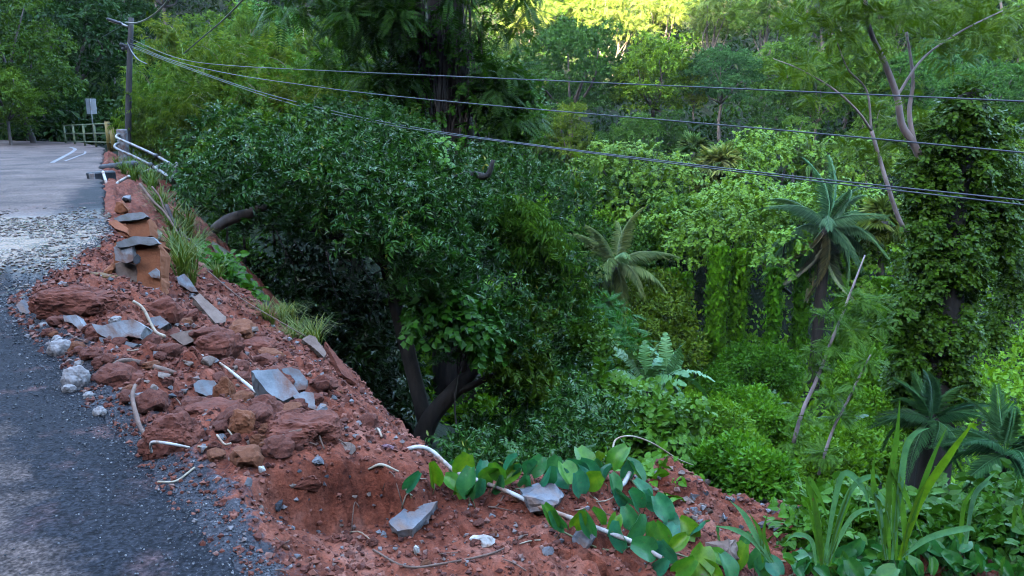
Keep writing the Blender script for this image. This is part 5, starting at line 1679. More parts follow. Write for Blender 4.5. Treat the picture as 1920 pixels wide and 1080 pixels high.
for k_, (a_, b_, w_) in enumerate([(215, 600, 22), (226, 615, 16), (108, 640, 20), (150, 690, 18), (128, 728, 22), (165, 738, 16), (196, 625, 14), (80, 610, 16)]):
    big_rock('mortar_lump', a_, b_, w_, w_ * .7, 'one of the small white mortar crumbs along the asphalt edge', M_PALE, 60 + k_, cat='rubble')['group'] = 'white mortar crumbs'
big_rock('red_clod', 235, 705, 70, 30, 'low red clod below the thick pale root', M_CLOD, 70, cat='soil clod', sink=.4)
big_rock('red_clod', 300, 570, 60, 44, 'red soil lump at the foot of the drained wall stump', M_CLOD, 71, cat='soil clod', sink=.35)
big_rock('red_clod', 480, 640, 70, 30, 'red soil lump on the outer slope above the flat slabs', M_CLOD, 72, cat='soil clod', sink=.4)
big_rock('red_clod', 400, 755, 90, 30, 'flat red soil ridge left of the soil hump', M_CLOD, 73, cat='soil clod', sink=.4)
big_rock('red_clod', 400, 655, 66, 40, 'large red clod with a smooth side above the long white cane', M_CLOD, 34, cat='soil clod')
big_rock('red_clod', 320, 800, 100, 70, 'big crumbling red clod beside the bent root', M_CLOD, 35, cat='soil clod', sink=.35)
big_rock('red_clod', 560, 790, 130, 60, 'broad red soil hump crowned with roots', M_CLOD, 36, cat='soil clod', sink=.55)
big_rock('red_clod', 455, 795, 46, 40, 'orange brown clod at the left end of the soil hump', M_ORNG, 37, cat='soil clod')
big_rock('red_clod', 140, 565, 150, 56, 'long heap of red soil slumped over the pale slab', M_CLOD, 38, dims=(1, .5, .5), cat='soil clod', sink=.35)
big_rock('red_clod', 420, 730, 34, 46, 'orange brown clod right of the squarish stone', M_ORNG, 39, cat='soil clod')

big_rock('plastic_scrap', 905, 1015, 56, 26, 'crumpled white plastic scrap on the lower soil terrace', G_WHITE, 40, dims=(1, .7, .4), cat='litter', sink=.1)
big_rock('plastic_scrap', 781, 1030, 14, 24, 'small white scrap standing at the bottom of the terrace', G_WHITE, 41, cat='litter', sink=.1)
big_rock('plastic_scrap', 490, 884, 18, 16, 'small white flake on the soil above the step', G_WHITE, 42, dims=(1, .6, .5), cat='litter', sink=.1)
big_rock('pink_husk', 728, 838, 30, 14, 'dull purple husk beside the upper end of the white pipe', solidmat('purple_husk', (.16, .07, .09), (.26, .13, .15), 14, .6, .3), 43, dims=(1, .5, .5), cat='husk', sink=.1)
# loose stones, shared shapes
CHIP = [rock_mesh(900 + i, (1, random.uniform(.6, .9), random.uniform(.35, .7)), 11, .03, 1) for i in range(6)]
CLOD = [clod_mesh(920 + i, (1, random.uniform(.7, 1), random.uniform(.55, .8)), 3, .28, .16) for i in range(5)]
mats_chip = [M_ROCK, M_ROCKB, M_PALE, M_DSTN, M_TAN]
CHIPM = {}
for mi, mt in enumerate(mats_chip):
    for ci, me in enumerate(CHIP):
        c = me.copy(); c.materials.append(mt); CHIPM[(mi, ci)] = c
CLODM = [[(lambda c, m: (c.materials.append(m), c)[1])(me.copy(), m) for me in CLOD] for m in (M_CLOD, M_ORNG)]
rs = np.random.default_rng(930)


def poly_pts(poly, n, r):
    P = np.array(poly, float); lo, hi = P.min(0), P.max(0); out = []
    while len(out) < n:
        q = r.uniform(lo, hi); ins = False; j = len(P) - 1
        for i in range(len(P)):
            if ((P[i, 1] > q[1]) != (P[j, 1] > q[1])) and q[0] < (P[j, 0] - P[i, 0]) * (q[1] - P[i, 1]) / (P[j, 1] - P[i, 1]) + P[i, 0]: ins = not ins
            j = i
        if ins: out.append(q)
    return np.array(out)


SLUMP = [(60, 600), (230, 620), (330, 600), (460, 620), (640, 680), (730, 830), (640, 840), (420, 870), (300, 800), (180, 720)]
TERR = [(480, 1040), (640, 970), (800, 890), (960, 915), (1190, 930), (1300, 1060), (1200, 1078), (520, 1078)]
MOUND = [(1220, 890), (1260, 880), (1460, 950), (1520, 970), (1500, 1030), (1340, 1000), (1250, 950)]


def scatter_stones(poly, n, rng_px, kind, label, group, name, mats=None):
    P = poly_pts(poly, n, rs)
    H = hits(P)
    for (a, b), p in zip(P, H):
        sz = rs.uniform(*rng_px) * math.hypot(p[1], 1.6) / F
        if kind == 'chip':
            me = CHIPM[(int(rs.choice(mats)), int(rs.integers(0, 6)))]
        else:
            me = CLODM[0 if rs.uniform() < .78 else 1][int(rs.integers(0, 5))]
        ob(name, me, None, None, p + (0, 0, sz * .12), Euler((rs.normal(0, .25), rs.normal(0, .25), rs.uniform(0, 6.3))), sz, label=label, cat='stone' if kind == 'chip' else 'soil clod', group=group)


scatter_stones(SLUMP, 70, (10, 26), 'chip', 'one of the stone chips scattered through the slumped red soil', 'stone chips in the slumped soil', 'stone_chip', [0, 4, 0, 4, 1, 3])
scatter_stones(SLUMP, 95, (12, 34), 'clod', 'one of the red clods strewn through the slumped soil', 'red clods in the slumped soil', 'soil_clod')
scatter_stones(SLUMP, 26, (36, 66), 'clod', 'one of the larger broken blocks of red soil in the slump', 'large red soil blocks in the slump', 'soil_block')
scatter_stones(SLUMP, 18, (26, 46), 'chip', 'one of the larger flat stone pieces in the slumped soil', 'flat stone pieces in the slump', 'flat_stone', [0, 4, 1, 0, 4])
scatter_stones(TERR, 22, (9, 20), 'chip', 'one of the small stones lying on the lower soil terrace', 'small stones on the lower terrace', 'stone_chip', [0, 1, 2, 4])
scatter_stones(TERR, 35, (9, 22), 'clod', 'one of the small red clods on the lower soil terrace', 'small clods on the lower terrace', 'soil_clod')
scatter_stones(MOUND, 60, (12, 30), 'chip', 'one of the rubble stones covering the mound behind the bindweed', 'rubble stones on the mound', 'rubble_stone', [0, 4, 4, 1, 3])
scatter_stones([(440, 900), (560, 900), (740, 890), (740, 920), (600, 980), (500, 1000)], 26, (8, 22), 'chip', 'one of the stones stuck in the face of the soil step', 'stones in the soil step', 'stone_chip', [0, 1, 3, 4])


def crumbs(name, n, xy, smin, smax, mat, label, seed, zf=soil_fast, pw=2.5, flat=.8):
    """tens of thousands of crumbs and grit grains joined as one loose mass"""
    r = np.random.default_rng(seed)
    x, y = xy(n, r); n = len(x)
    V0 = unit(np.array([[1, 0, 0], [-1, 0, 0], [0, 1, 0], [0, -1, 0], [0, 0, 1.], [0, 0, -1]]))
    T0 = np.array([[0, 2, 4], [2, 1, 4], [1, 3, 4], [3, 0, 4], [2, 0, 5], [1, 2, 5], [3, 1, 5], [0, 3, 5]])
    S = (smin + (smax - smin) * r.uniform(0, 1, n) ** pw) * np.clip(y / 4.5, .75, 1.6)
    z = zf(x, y) + S * .2
    P = np.stack([x, y, z], 1)
    R = frames(unit(r.normal(size=(n, 3))), unit(r.normal(size=(n, 3))))
    W = V0[None] * r.uniform(.55, 1.2, (n, 6, 1)) * S[:, None, None] * .5
    W = np.einsum('nij,nvj->nvi', R, W) * (1, 1, flat) + P[:, None]
    T = (T0[None] + (np.arange(n) * 6)[:, None, None]).reshape(-1, 3)
    return ob(name, mesh_np(name, W.reshape(-1, 3), T, np.repeat(r.uniform(0, 1, n), 6)), mat, label=label, cat='rubble', kind='stuff')


def tintmat(name, stops, rough=.9):
    m, nt, b, out = newmat(name)
    a = N(nt, 'ShaderNodeAttribute', attribute_name='tint').outputs['Fac']
    nt.links.new(ramp(nt, a, stops), b.inputs['Base Color'])
    b.inputs['Roughness'].default_value = rough
    return m


M_CRUMB = tintmat('soil_crumbs', [(0, (.06, .016, .011)), (.45, (.17, .046, .026)), (.86, (.27, .095, .06)), (.95, (.20, .14, .12)), (.985, (.26, .24, .24)), (1, (.06, .06, .07))])
M_GRIT = tintmat('asphalt_grit', [(0, (.015, .016, .02)), (.6, (.045, .047, .055)), (.85, (.12, .12, .13)), (1, (.32, .30, .29))], .6)


def soil_xy(n, r):
    y = 2.3 * np.exp(r.uniform(0, 1, n) ** 1.1 * math.log(11 / 2.3))
    s = r.uniform(-.1, 5.0, n); x = edge_x(y) + s
    k = (soil_fast(x, y) > -1.8) & fov(x, y)
    return x[k], y[k]


def grit_xy(n, r):
    y = 2.4 * np.exp(r.uniform(0, 1, n) * math.log(12 / 2.4))
    s = -np.abs(r.exponential(.22, n)) + .12
    x = edge_x(y) + s
    k = fov(x, y)
    return x[k], y[k]


crumbs('soil_crumbs', 42000, soil_xy, .006, .055, M_CRUMB, 'loose crumbs of red soil and gravel over the bank', 940)
crumbs('asphalt_grit', 14000, grit_xy, .004, .020, M_GRIT, 'dark loose asphalt grit along the broken road edge', 941, zf=lambda x, y: ground_top(x, y))


M_MUD = tintmat('mud_crumbs', [(0, (.03, .018, .012)), (.5, (.11, .060, .038)), (.8, (.18, .115, .08)), (1, (.05, .08, .02))], .5)


def mud_xy(n, r):
    y = r.uniform(7.2, 13.4, n) + r.normal(0, .3, n)
    x = edge_x(y) - np.abs(r.normal(0, 2.6, n)) + .1
    k = fov(x, y) & (fbm(x, y, scale=1.1, octaves=3, seed=47) > -.12)
    return x[k], y[k]


crumbs('road_mud', 9000, mud_xy, .010, .055, M_MUD, 'muddy debris washed over the middle of the road', 942, zf=lambda x, y: ground_top(x, y), flat=.35)
# pipes, canes, roots and sticks
def ground_path(pxs, lift=.015, zs=None):
    H = hits(pxs)
    if zs is not None: H[:, 2] += zs
    H[:, 2] += lift
    return H


def ground_tube(name, pxs, rad, mat, label, cat, lift=.015, zs=None, steps=None, n=8, wob=0.0, group=None):
    P = ground_path(pxs, lift, zs)
    return tube(name, P - P[0], rad if not np.isscalar(rad) else [rad] * len(P), mat, n=n, steps=steps or 4 * len(P), wob=wob, loc=P[0], label=label, cat=cat, group=group)


P = np.array([gp(*q) for q in [(752, 846, -.10), (785, 838, -.09), (810, 846, -.12), (832, 866, -.15), (858, 886, -.19), (905, 904, -.21), (960, 925, -.23), (1010, 950, -.25), (1062, 968, -.26), (1125, 992, -.28), (1190, 1018, -.31), (1240, 1046, -.36)]])
tube('plastic_pipe', P - P[0], [.0115] * len(P), G_WHITE, n=9, steps=70, loc=P[0], label='long white plastic pipe curving down past the big angular rock', cat='pipe')
P = np.array([gp(*q) for q in [(352, 652, -.06), (380, 667, -.05), (415, 683, -.03), (455, 714, .02), (485, 738, .04), (516, 760, .04)]])
tube('white_cane', P - P[0], [.008, .009, .009, .010, .010, .008], G_WHITE, n=8, steps=24, loc=P[0], label='long white cane across the middle of the slumped soil', cat='cane')
ground_tube('white_cane', [(250, 568), (270, 592), (290, 618), (310, 646)], .012, M_STRAW, 'thin pale cane leaning beside the jutting slab', 'cane', .05)
P = np.array([gp(*q) for q in [(284, 848, .10), (282, 836, .14), (288, 829, .16), (318, 832, .15), (356, 839, .13)]])
tube('bent_strip', P - P[0], [.006, .007, .008, .008, .005], G_WHITE, n=6, steps=26, loc=P[0], label='white bent strip hooked over the soil at the asphalt edge', cat='strip')
ground_tube('plastic_pipe', [(1150, 938), (1166, 930), (1180, 922)], .012, G_WHITE, 'short white pipe end sticking out right of the big rock', 'pipe', .05)
ground_tube('broken_root', [(256, 748), (252, 780), (262, 815), (274, 836)], [.009, .013, .013, .009], M_STICK, 'bent grey root standing at the asphalt edge', 'root', .04, np.array([.05, .06, .03, 0]), wob=.2)
ground_tube('broken_root', [(510, 850), (540, 836), (565, 826), (590, 832), (608, 846)], [.004, .006, .008, .007, .004], M_STICK, 'curled brown root arching over the soil hump', 'root', .02, np.array([0, .03, .05, .05, .0]), wob=.2)
ground_tube('broken_root', [(195, 700), (230, 688), (275, 696), (330, 700)], [.010, .018, .022, .014], M_STICK, 'thick pale root half buried below the jutting slab', 'root', .01, wob=.25)
ground_tube('dry_stick', [(690, 872), (715, 878), (748, 890)], [.004, .008, .004], M_STRAW, 'splintered yellow stick on the edge of the soil step', 'stick', .02)
ground_tube('dry_stick', [(296, 908), (330, 898), (366, 885)], .005, M_STRAW, 'thin straw lying on the dark grit', 'stick', .01)
ground_tube('dry_stick', [(700, 1040), (760, 1062), (830, 1070), (930, 1045), (980, 1010)], .005, M_STICK, 'long thin brown runner across the bottom of the terrace', 'stick', .012)
ground_tube('broken_root', [(1240, 1058), (1262, 1070), (1290, 1086)], [.016, .018, .02], M_STICK, 'broken brown stick at the bottom edge below the bindweed', 'stick', .03)
rs2 = np.random.default_rng(950)
for k, ((a, b)) in enumerate(poly_pts(SLUMP, 34, rs2)):
    an = rs2.uniform(-.5, 1.1); L = rs2.uniform(14, 46)
    pp = [(a + math.cos(an) * L * f, b + math.sin(an) * L * .45 * f + rs2.normal(0, 2)) for f in (-.5, 0, .5)]
    ground_tube('dry_twig', pp, rs2.uniform(.003, .007), M_STICK if k % 3 else M_STRAW, 'one of the thin twigs scattered through the slumped soil', 'twig', .018, steps=6, n=5, group='twigs in the slumped soil')
for k, ((a, b)) in enumerate(poly_pts(TERR, 20, rs2)):
    an = rs2.uniform(-.6, .6); L = rs2.uniform(14, 50)
    pp = [(a + math.cos(an) * L * f, b + math.sin(an) * L * .45 * f + rs2.normal(0, 2)) for f in (-.5, 0, .5)]
    ground_tube('dry_twig', pp, rs2.uniform(.002, .004), M_STICK if k % 3 else M_STRAW, 'one of the thin twigs lying on the lower terrace', 'twig', .012, steps=6, n=5, group='twigs on the lower terrace')

# roots and lianas hanging down the torn bank
for lb, pp, w, m, d in [
        ('long pale root trailing down the bank from the road edge', [(262, 345), (285, 375), (310, 400), (335, 440), (358, 490)], .025, M_STICK, 14),
        ('second pale root looping down the bank', [(285, 350), (300, 370), (310, 395), (330, 420), (352, 452)], .018, M_STICK, 15),
        ('torn orange brown root hanging below the leafy bank', [(312, 385), (325, 415), (340, 438), (368, 458)], .035, B_BROWN, 14.5),
        ('thin wire sagging down the bank across the dark gully', [(390, 508), (450, 558), (520, 600), (575, 632)], .008, M_STICK, 11.5)]:
    P = np.array([at(a, b, d - .012 * (b - 345)) for a, b in pp])
    tube('hanging_root', P - P[0], [w * (1 - .12 * i) for i in range(len(P))], m, n=6, steps=18, wob=.15, loc=P[0], label=lb, cat='root')
rr0 = np.random.default_rng(955)
for k in range(7):
    px = rr0.uniform(470, 720); y0 = np.interp(px, [470, 720], [420, 500]) + rr0.uniform(-20, 10); L = rr0.uniform(60, 190); Yd = rr0.uniform(13, 15.5)
    lean = rr0.normal(0, 35); P = np.array([at(px + lean * f + rr0.normal(0, 9), y0 + L * f, Yd) for f in (0, .3, .6, 1)])
    tube('hanging_root', P - P[0], [.012, .010, .007, .003], B_DARK, n=5, steps=9, wob=.2, loc=P[0], label='one of the thin roots hanging in the dark hollow under the big tree', cat='root', group='roots hanging in the hollow')
P = np.array([at(*q) for q in [(402, 430, 15), (430, 412, 14.8), (470, 398, 14.6), (500, 385, 14.4)]])
tube('dead_branch', P - P[0], [.09, .10, .10, .06], B_GREY, n=9, steps=14, wob=.2, loc=P[0], label='thick grey dead branch stump under the big glossy tree', cat='branch')


# ---------------------------------------------------------------- stumps of the broken parapet
def stump(loc_px, Y, faces, label, seed):
    """a chunk of parapet: several thick broken faces that belong to one piece"""
    t = thing('parapet_stump', at(loc_px[0], loc_px[1], Y), label=label, cat='wall stump')
    o = np.array(t.location)
    for nm, outl, mat, nrm, th, dp, sd in faces:
        f = slab(nm, outl, None, mat, nrm, th, 0, None, seed=sd, depth=dp, rough=.012)
        f.location = Vector(np.array(f.location) - o); f.parent = t
        for k in ('label', 'category', 'kind'):
            if k in f: del f[k]
    return t


stump((258, 560), 8.0, [('core', [(214, 458), (232, 448), (262, 444), (286, 447), (298, 460), (300, 520), (303, 560), (262, 568), (222, 550), (214, 500)], M_OCHRE, (.1, -.95, .25), .34, 8.15, 51),
                        ('broken_top', [(218, 454), (250, 443), (286, 445), (297, 456), (282, 461), (262, 457), (240, 463), (220, 464)], G_CONC, (.1, -.95, .25), .12, 7.99, 59),
                        ('painted_face', [(252, 462), (270, 454), (290, 454), (299, 466), (301, 500), (303, 560), (268, 566), (258, 530), (256, 492)], M_OCHRE, (.12, -.95, .25), .03, 8.02, 52),
                        ('stained_face', [(216, 494), (240, 492), (260, 500), (264, 562), (222, 548)], M_TAN, (.0, -.95, .25), .03, 8.04, 53),
                        ('broken_edge', [(213, 464), (226, 452), (246, 460), (250, 488), (236, 494), (216, 488)], G_CONC_B, (-.15, -.95, .3), .08, 7.98, 54),
                        ('chipped_patch', [(278, 512), (292, 503), (299, 508), (299, 522), (284, 520)], G_CONC_B, (.12, -.95, .25), .02, 7.97, 58),
                        ('drain_hole', [(250, 484), (257, 476), (263, 482), (262, 492), (255, 496), (250, 492)], G_DARK, (.1, -.95, .25), .02, 7.93, 55)],
      'broken concrete wall stump with orange paint and a dark drain hole', 1)
stump((250, 445), 9.9, [('core', [(214, 408), (232, 402), (268, 400), (278, 412), (281, 440), (262, 450), (232, 444), (216, 432)], M_OCHRE, (.1, -.9, .35), .30, 9.9, 56),
                        ('broken_top', [(214, 408), (238, 400), (268, 398), (277, 406), (264, 411), (240, 414), (216, 416)], G_CONC, (.1, -.9, .35), .12, 9.72, 60),
                        ('painted_face', [(236, 414), (258, 409), (272, 407), (279, 420), (281, 442), (262, 449), (238, 440)], M_OCHRE, (.12, -.9, .35), .03, 9.75, 57)],
      'smaller broken orange painted wall stump behind the drained one', 2)
pb = at(165, 545, 7.7)
t = thing('channel_wall', (pb[0], pb[1], pb[2] - .1), -.3, label='ochre painted side of the drain channel under the road edge', cat='wall')
ob('face', box_mesh('face', .50, .10, .26, .012, .05, 5, 5), M_OCHD, t, (0, .1, .12))
slab('concrete_slab', [(203, 416), (218, 412), (240, 428), (238, 436), (215, 428)], 'orange edged slab piece between the two wall stumps', M_OCHRE, (0, -.6, .8), .05, .0, seed=42, depth=9.2)
for k_, (a_, b_, w_, h_, m_, lb_) in enumerate([(228, 395, 36, 26, M_OCHRE, 'orange painted chunk of wall lying behind the smaller stump'), (206, 500, 34, 30, M_OCHRE, 'orange brown chunk leaning on the road side of the drained stump'),
                                              (292, 440, 30, 26, M_TAN, 'tan broken block beside the top of the drained stump'), (238, 372, 26, 18, G_CONC_B, 'pale grey chunk on the torn bank above the stumps')]):
    big_rock('wall_chunk', a_, b_, w_, h_, lb_, m_, 80 + k_, cat='rubble block', sink=.15, rot=k_ * .7)
pk = at(190, 330, 20)
t = thing('kerb_end_block', (pk[0], pk[1], -.12), -.48, label='dark broken kerb end with red and white paint at the road edge', cat='kerb block')
ob('block', box_mesh('block', .34, .6, .30, .03, .03, 6, 3), G_DARK, t, (0, 0, .15))
ob('painted_end', box_mesh('painted_end', .20, .03, .26, .01, .015, 7, 3), G_CONC_B, t, (.09, -.31, .15))
P = np.array([at(*q) for q in [(193, 322, 19.6), (200, 345, 19.2), (207, 364, 19), (213, 374, 18.8), (217, 366, 18.8), (219, 345, 18.9), (232, 336, 19), (243, 330, 19)]])
tube('slack_white_pipe', P - P[0], [.035] * 8, G_WHITE, n=7, steps=40, loc=P[0], label='slack white pipe looping from the kerb end over the torn bank', cat='pipe')

# the olive apron sheet on the bank
pts = [(398, 452, 13.5), (430, 475, 13.3), (468, 520, 12.8), (500, 560, 12.3), (507, 582, 12.0), (480, 575, 11.9), (450, 545, 12.1), (425, 505, 12.6)]
W = np.array([at(*p) for p in pts]); c = W.mean(0)
rg = spline(np.concatenate([W, W[:1]]), 40)[:-1]
nn = unit(np.cross(W[2] - c, W[6] - c)); nn = nn if nn[1] < 0 else -nn
V = np.concatenate([[c - nn * -.10], c + (rg - c) * .5 + nn * .09, c + (rg - c) * .85 + nn * .05, rg, rg - nn * .05]); m = len(rg); j = np.arange(m); jn = (j + 1) % m
T = np.concatenate([np.stack([np.zeros(m, int), 1 + j, 1 + jn], 1)] + [np.concatenate([np.stack([1 + k * m + j, 1 + (k + 1) * m + j, 1 + (k + 1) * m + jn], 1), np.stack([1 + k * m + j, 1 + (k + 1) * m + jn, 1 + k * m + jn], 1)]) for k in range(3)])
M_OLIVE = solidmat('olive_sheet', (.05, .052, .030), (.10, .092, .055), 3, .8, .4)
ob('ground_sheet', mesh_np('ground_sheet', V - c, T, smooth_shade=True), M_OLIVE, None, c, label='dull olive sheet of soil cover clinging to the steep bank', cat='sheet')


# ---------------------------------------------------------------- grass on the bank
def tuft_mesh(n, h, w, lean, seed):
    r = np.random.default_rng(seed); Vs = []
    for i in range(n):
        a = r.uniform(0, 6.3); o = np.array([math.cos(a), math.sin(a), 0]); sidev = np.array([-o[1], o[0], 0]); hh = h * r.uniform(.5, 1.1); ln = lean * r.uniform(.3, 1.2) * hh
        b = o * r.uniform(0, .05)
        pts = [b, b + o * ln * .3 + (0, 0, hh * .55), b + o * ln + (0, 0, hh * .85), b + o * ln * 1.6 + (0, 0, hh * .75)]
        ws = [w, w * .9, w * .5, 0.001]
        v = np.array([p + sidev * ww * s for p, ww in zip(pts, ws) for s in (-1, 1)])
        Vs.append((v, np.array([[0, 1, 3], [0, 3, 2], [2, 3, 5], [2, 5, 4], [4, 5, 7], [4, 7, 6]]), np.full(8, r.uniform(0, 1))))
    return mesh_np('blades', *join_arrays(Vs))


TUFT = [tuft_mesh(42, .42, .007, .6, 960 + i) for i in range(3)]
rg_ = np.random.default_rng(965)
for lbl, grp, poly, n, yy, sc, col in [('one of the long grass tufts hanging on the bank beside the wall stumps', 'grass tufts on the bank', [(300, 380), (350, 430), (420, 520), (400, 560), (330, 520), (300, 450)], 22, (10, 14), 1.0, (1.0, .95, .75)),
                                       ('one of the green grass tufts at the road edge by the tyre', 'grass tufts at the road edge', [(205, 312), (250, 305), (300, 340), (290, 360), (230, 330)], 24, (19, 23), 1.0, (.95, 1.1, .6)),
                                       ('one of the dry grass tufts at the outer lip of the soil slope', 'dry tufts on the slope lip', [(480, 600), (560, 640), (620, 680), (600, 650), (540, 600)], 16, (9, 11), .7, (1.3, 1.1, 1.0))]:
    Pp = poly_pts(poly, n, rg_); Hh = hits(Pp)
    for p in Hh:
        t = thing('grass_tuft', p - (0, 0, .03), rg_.uniform(0, 6.3), sc * rg_.uniform(.7, 1.3) * (1.3 if p[1] > 14 else 1), label=lbl, cat='grass', group=grp)
        ob('blades', TUFT[int(rg_.integers(0, 3))], L_GRASS, t, color=col)
shrub('bank_weed', [(380, 500, 12.0, .22), (410, 530, 11.6, .25), (440, 560, 11.2, .22)], 260, T_VINE, L_VINE, 'leafy weeds growing down the bank beside the olive sheet', 'weed', .7, .5, (.6, .8, .7), seed=970, base=-1.2, stem=.012)


# ================================================================== FOREGROUND CREEPERS AND REEDS
def goat_leaf(fold, seed, curl=.1):
    """two-lobed thick leaf folded along its midrib, notch at the tip; base at origin, along +Y"""
    n = 9; V = []
    t = np.linspace(0, 1, n)
    mid = np.stack([0 * t, t * .92, -curl * t ** 2], 1)
    hw = .47 * np.sin(np.pi * np.clip(t * .80 + .10, 0, 1)) ** .75
    V = [m for m in mid]
    for sd in (-1, 1):
        for k, f in enumerate((.5, 1.0)):
            for i in range(n):
                y = t[i] * .92 + (.10 * f * (t[i] ** 3)) - .10 * f * (1 - t[i]) ** 2
                x = hw[i] * f * math.cos(fold)
                V.append((sd * x, y, -curl * t[i] ** 2 + hw[i] * f * math.sin(fold) + .03 * f * math.sin(9 * t[i] + seed)))
    T = []
    for s in range(2):
        a0 = 0; a1 = n + s * 2 * n; a2 = a1 + n
        for A_, B_ in ((a0, a1), (a1, a2)):
            for i in range(n - 1):
                q = [[A_ + i, B_ + i, B_ + i + 1], [A_ + i, B_ + i + 1, A_ + i + 1]]
                T += q if s else [[x[0], x[2], x[1]] for x in q]
    return mesh_np('leaf', np.array(V), np.array(T), np.concatenate([np.full(n, 1.0), np.full(len(V) - n, .35)]), True)


GOAT = [goat_leaf(f, i, c) for i, (f, c) in enumerate([(.35, .08), (.7, .12), (1.0, .05), (.5, .3)])]
M_STEM = solidmat('creeper_stem', (.10, .12, .05), (.22, .20, .09), 20, .6, .1)


def creeper(label, runner, leaves, seed, up=1.0, name='bindweed', cat='creeper', cols=None, mat=None, size=(.10, .145), face=.8):
    """runner: pixel path on the ground; leaves: (px, py) of leaf middles with optional size px"""
    r = np.random.default_rng(seed)
    P = ground_path(runner, .01)
    t = thing(name, P[0], label=label, cat=cat)
    o = np.array(t.location)
    tube('stem', P - o, [.005] * len(P), M_STEM, t, n=6, steps=4 * len(P))
    cols = cols or [(.8, 1.2, 2.8), (.9, 1.15, 1.6), (2.3, 1.5, .4), (1.5, 1.4, .6), (.6, 1.1, 2.4)]
    for L in leaves:
        px, py = L[0], L[1]
        # the leaf stands on a short stalk above the nearest runner point
        h = hits([(px, py + r.uniform(26, 44))])[0]
        dist = h[1]
        d = ray(px, py); tip = np.array([0, 0, CAMZ]) + d * (dist / d[1])
        s = r.uniform(*size) if len(L) < 3 else L[2] * math.hypot(dist, 1.3) / F
        side_ = r.choice([-1, 1]) * r.uniform(.1, .9)
        yaxis = unit(np.array([side_ * .6, r.normal(0, .35), r.uniform(.25, 1.0) * up]))
        nrm = unit(np.array([r.normal(0, .5), -face + r.normal(0, .35), .45 + r.normal(0, .25)]))
        R = frames(yaxis[None], nrm[None])[0]
        Mx = Matrix(np.column_stack([R[:, 0], R[:, 1], R[:, 2]]).tolist())
        base = tip - yaxis * s * .5
        c = cols[int(r.integers(0, len(cols)))]
        ob('leaf', GOAT[int(r.integers(0, 4))], mat or L_BIND, t, base - o, Mx.to_euler(), s, c)
        tube('stalk', [h - o, (h + base) / 2 - o + r.normal(0, .006, 3), base - o], [.0025, .0025, .002], M_STEM, t, n=5)
    return t


row1 = [(776, 900), (811, 885), (852, 868), (872, 872), (846, 905), (878, 905), (905, 885), (915, 890), (932, 882), (955, 888), (975, 885), (1000, 878), (892, 912), (868, 908), (930, 905), (985, 900), (1022, 890),
        (1050, 895), (1008, 872), (1062, 885), (1078, 880), (1102, 878), (1095, 858), (1122, 868), (1140, 888), (1130, 860), (1160, 855), (1175, 880), (1150, 905), (1188, 880), (1085, 905), (1040, 870), (960, 870), (1115, 900)]
creeper('row of two lobed bindweed leaves along the lip of the terrace', [(760, 905), (830, 905), (900, 915), (980, 918), (1060, 915), (1130, 915), (1190, 915)], row1, 980)
creeper('bindweed runner trailing down right of the big angular rock', [(1180, 915), (1215, 945), (1240, 970), (1270, 1000)], [(1205, 918), (1222, 935), (1240, 950), (1190, 935), (1250, 975), (1165, 930)], 981, cols=[(.7, 1.2, 2.8), (.6, 1.1, 1.8)])
creeper('bindweed leaves growing along the white pipe below the rock', [(1030, 985), (1080, 995), (1140, 1015), (1200, 1035), (1260, 1050)],
        [(1030, 965), (1045, 972), (1100, 978), (1118, 968), (1085, 972), (1165, 1002), (1190, 985), (1210, 1028), (1250, 1035), (1180, 970), (1150, 985), (1222, 1005), (1240, 1000)], 982, cols=[(2.2, 1.5, .4), (.8, 1.15, 1.6), (.65, 1.15, 2.8), (1.2, 1.2, .6)])
creeper('large bindweed leaves around the tan rock at the bottom', [(1260, 1050), (1320, 1055), (1400, 1060), (1480, 1065), (1560, 1070)],
        [(1315, 1050, 62), (1290, 990, 46), (1310, 985, 50), (1345, 1045, 44), (1390, 1040, 50), (1260, 1000, 40), (1420, 1045, 46), (1275, 1015, 40), (1450, 1060, 40), (1345, 1000, 36), (1365, 1060, 50), (1480, 1055, 44), (1285, 1060, 52),
         (1330, 1070, 50), (1430, 1068, 46), (1510, 1060, 40), (1240, 1060, 40), (1400, 1010, 30), (1550, 1065, 46), (1580, 1050, 40)], 983)
rr_ = np.random.default_rng(984)
for k, (x0, x1, y0, y1, lb) in enumerate([(1480, 1600, 1030, 1078, 'low heart leaved creeper left of the reed clump at the bottom'), (1600, 1700, 1015, 1078, 'heart leaved creeper under the tall reeds at the bottom'),
                                         (1690, 1790, 1000, 1078, 'heart leaved creeper right of the tall reeds at the bottom'), (1780, 1860, 985, 1078, 'leafy creeper in the lower right near the edge'),
                                         (1850, 1918, 975, 1078, 'leafy creeper filling the lower right corner')]):
    lv = [(rr_.uniform(x0, x1), rr_.uniform(y0, y1), rr_.uniform(26, 46)) for _ in range(26)]
    creeper(lb, [(x0, 1075), ((x0 + x1) / 2, 1065), (x1, 1070)], lv, 990 + k, .6, 'heart_leaf_creeper', cols=[(.8, 1.1, .9), (.55, .85, .7), (1.2, 1.15, .6), (.8, 1.05, 1.2), (.6, .8, .5)], face=.5)


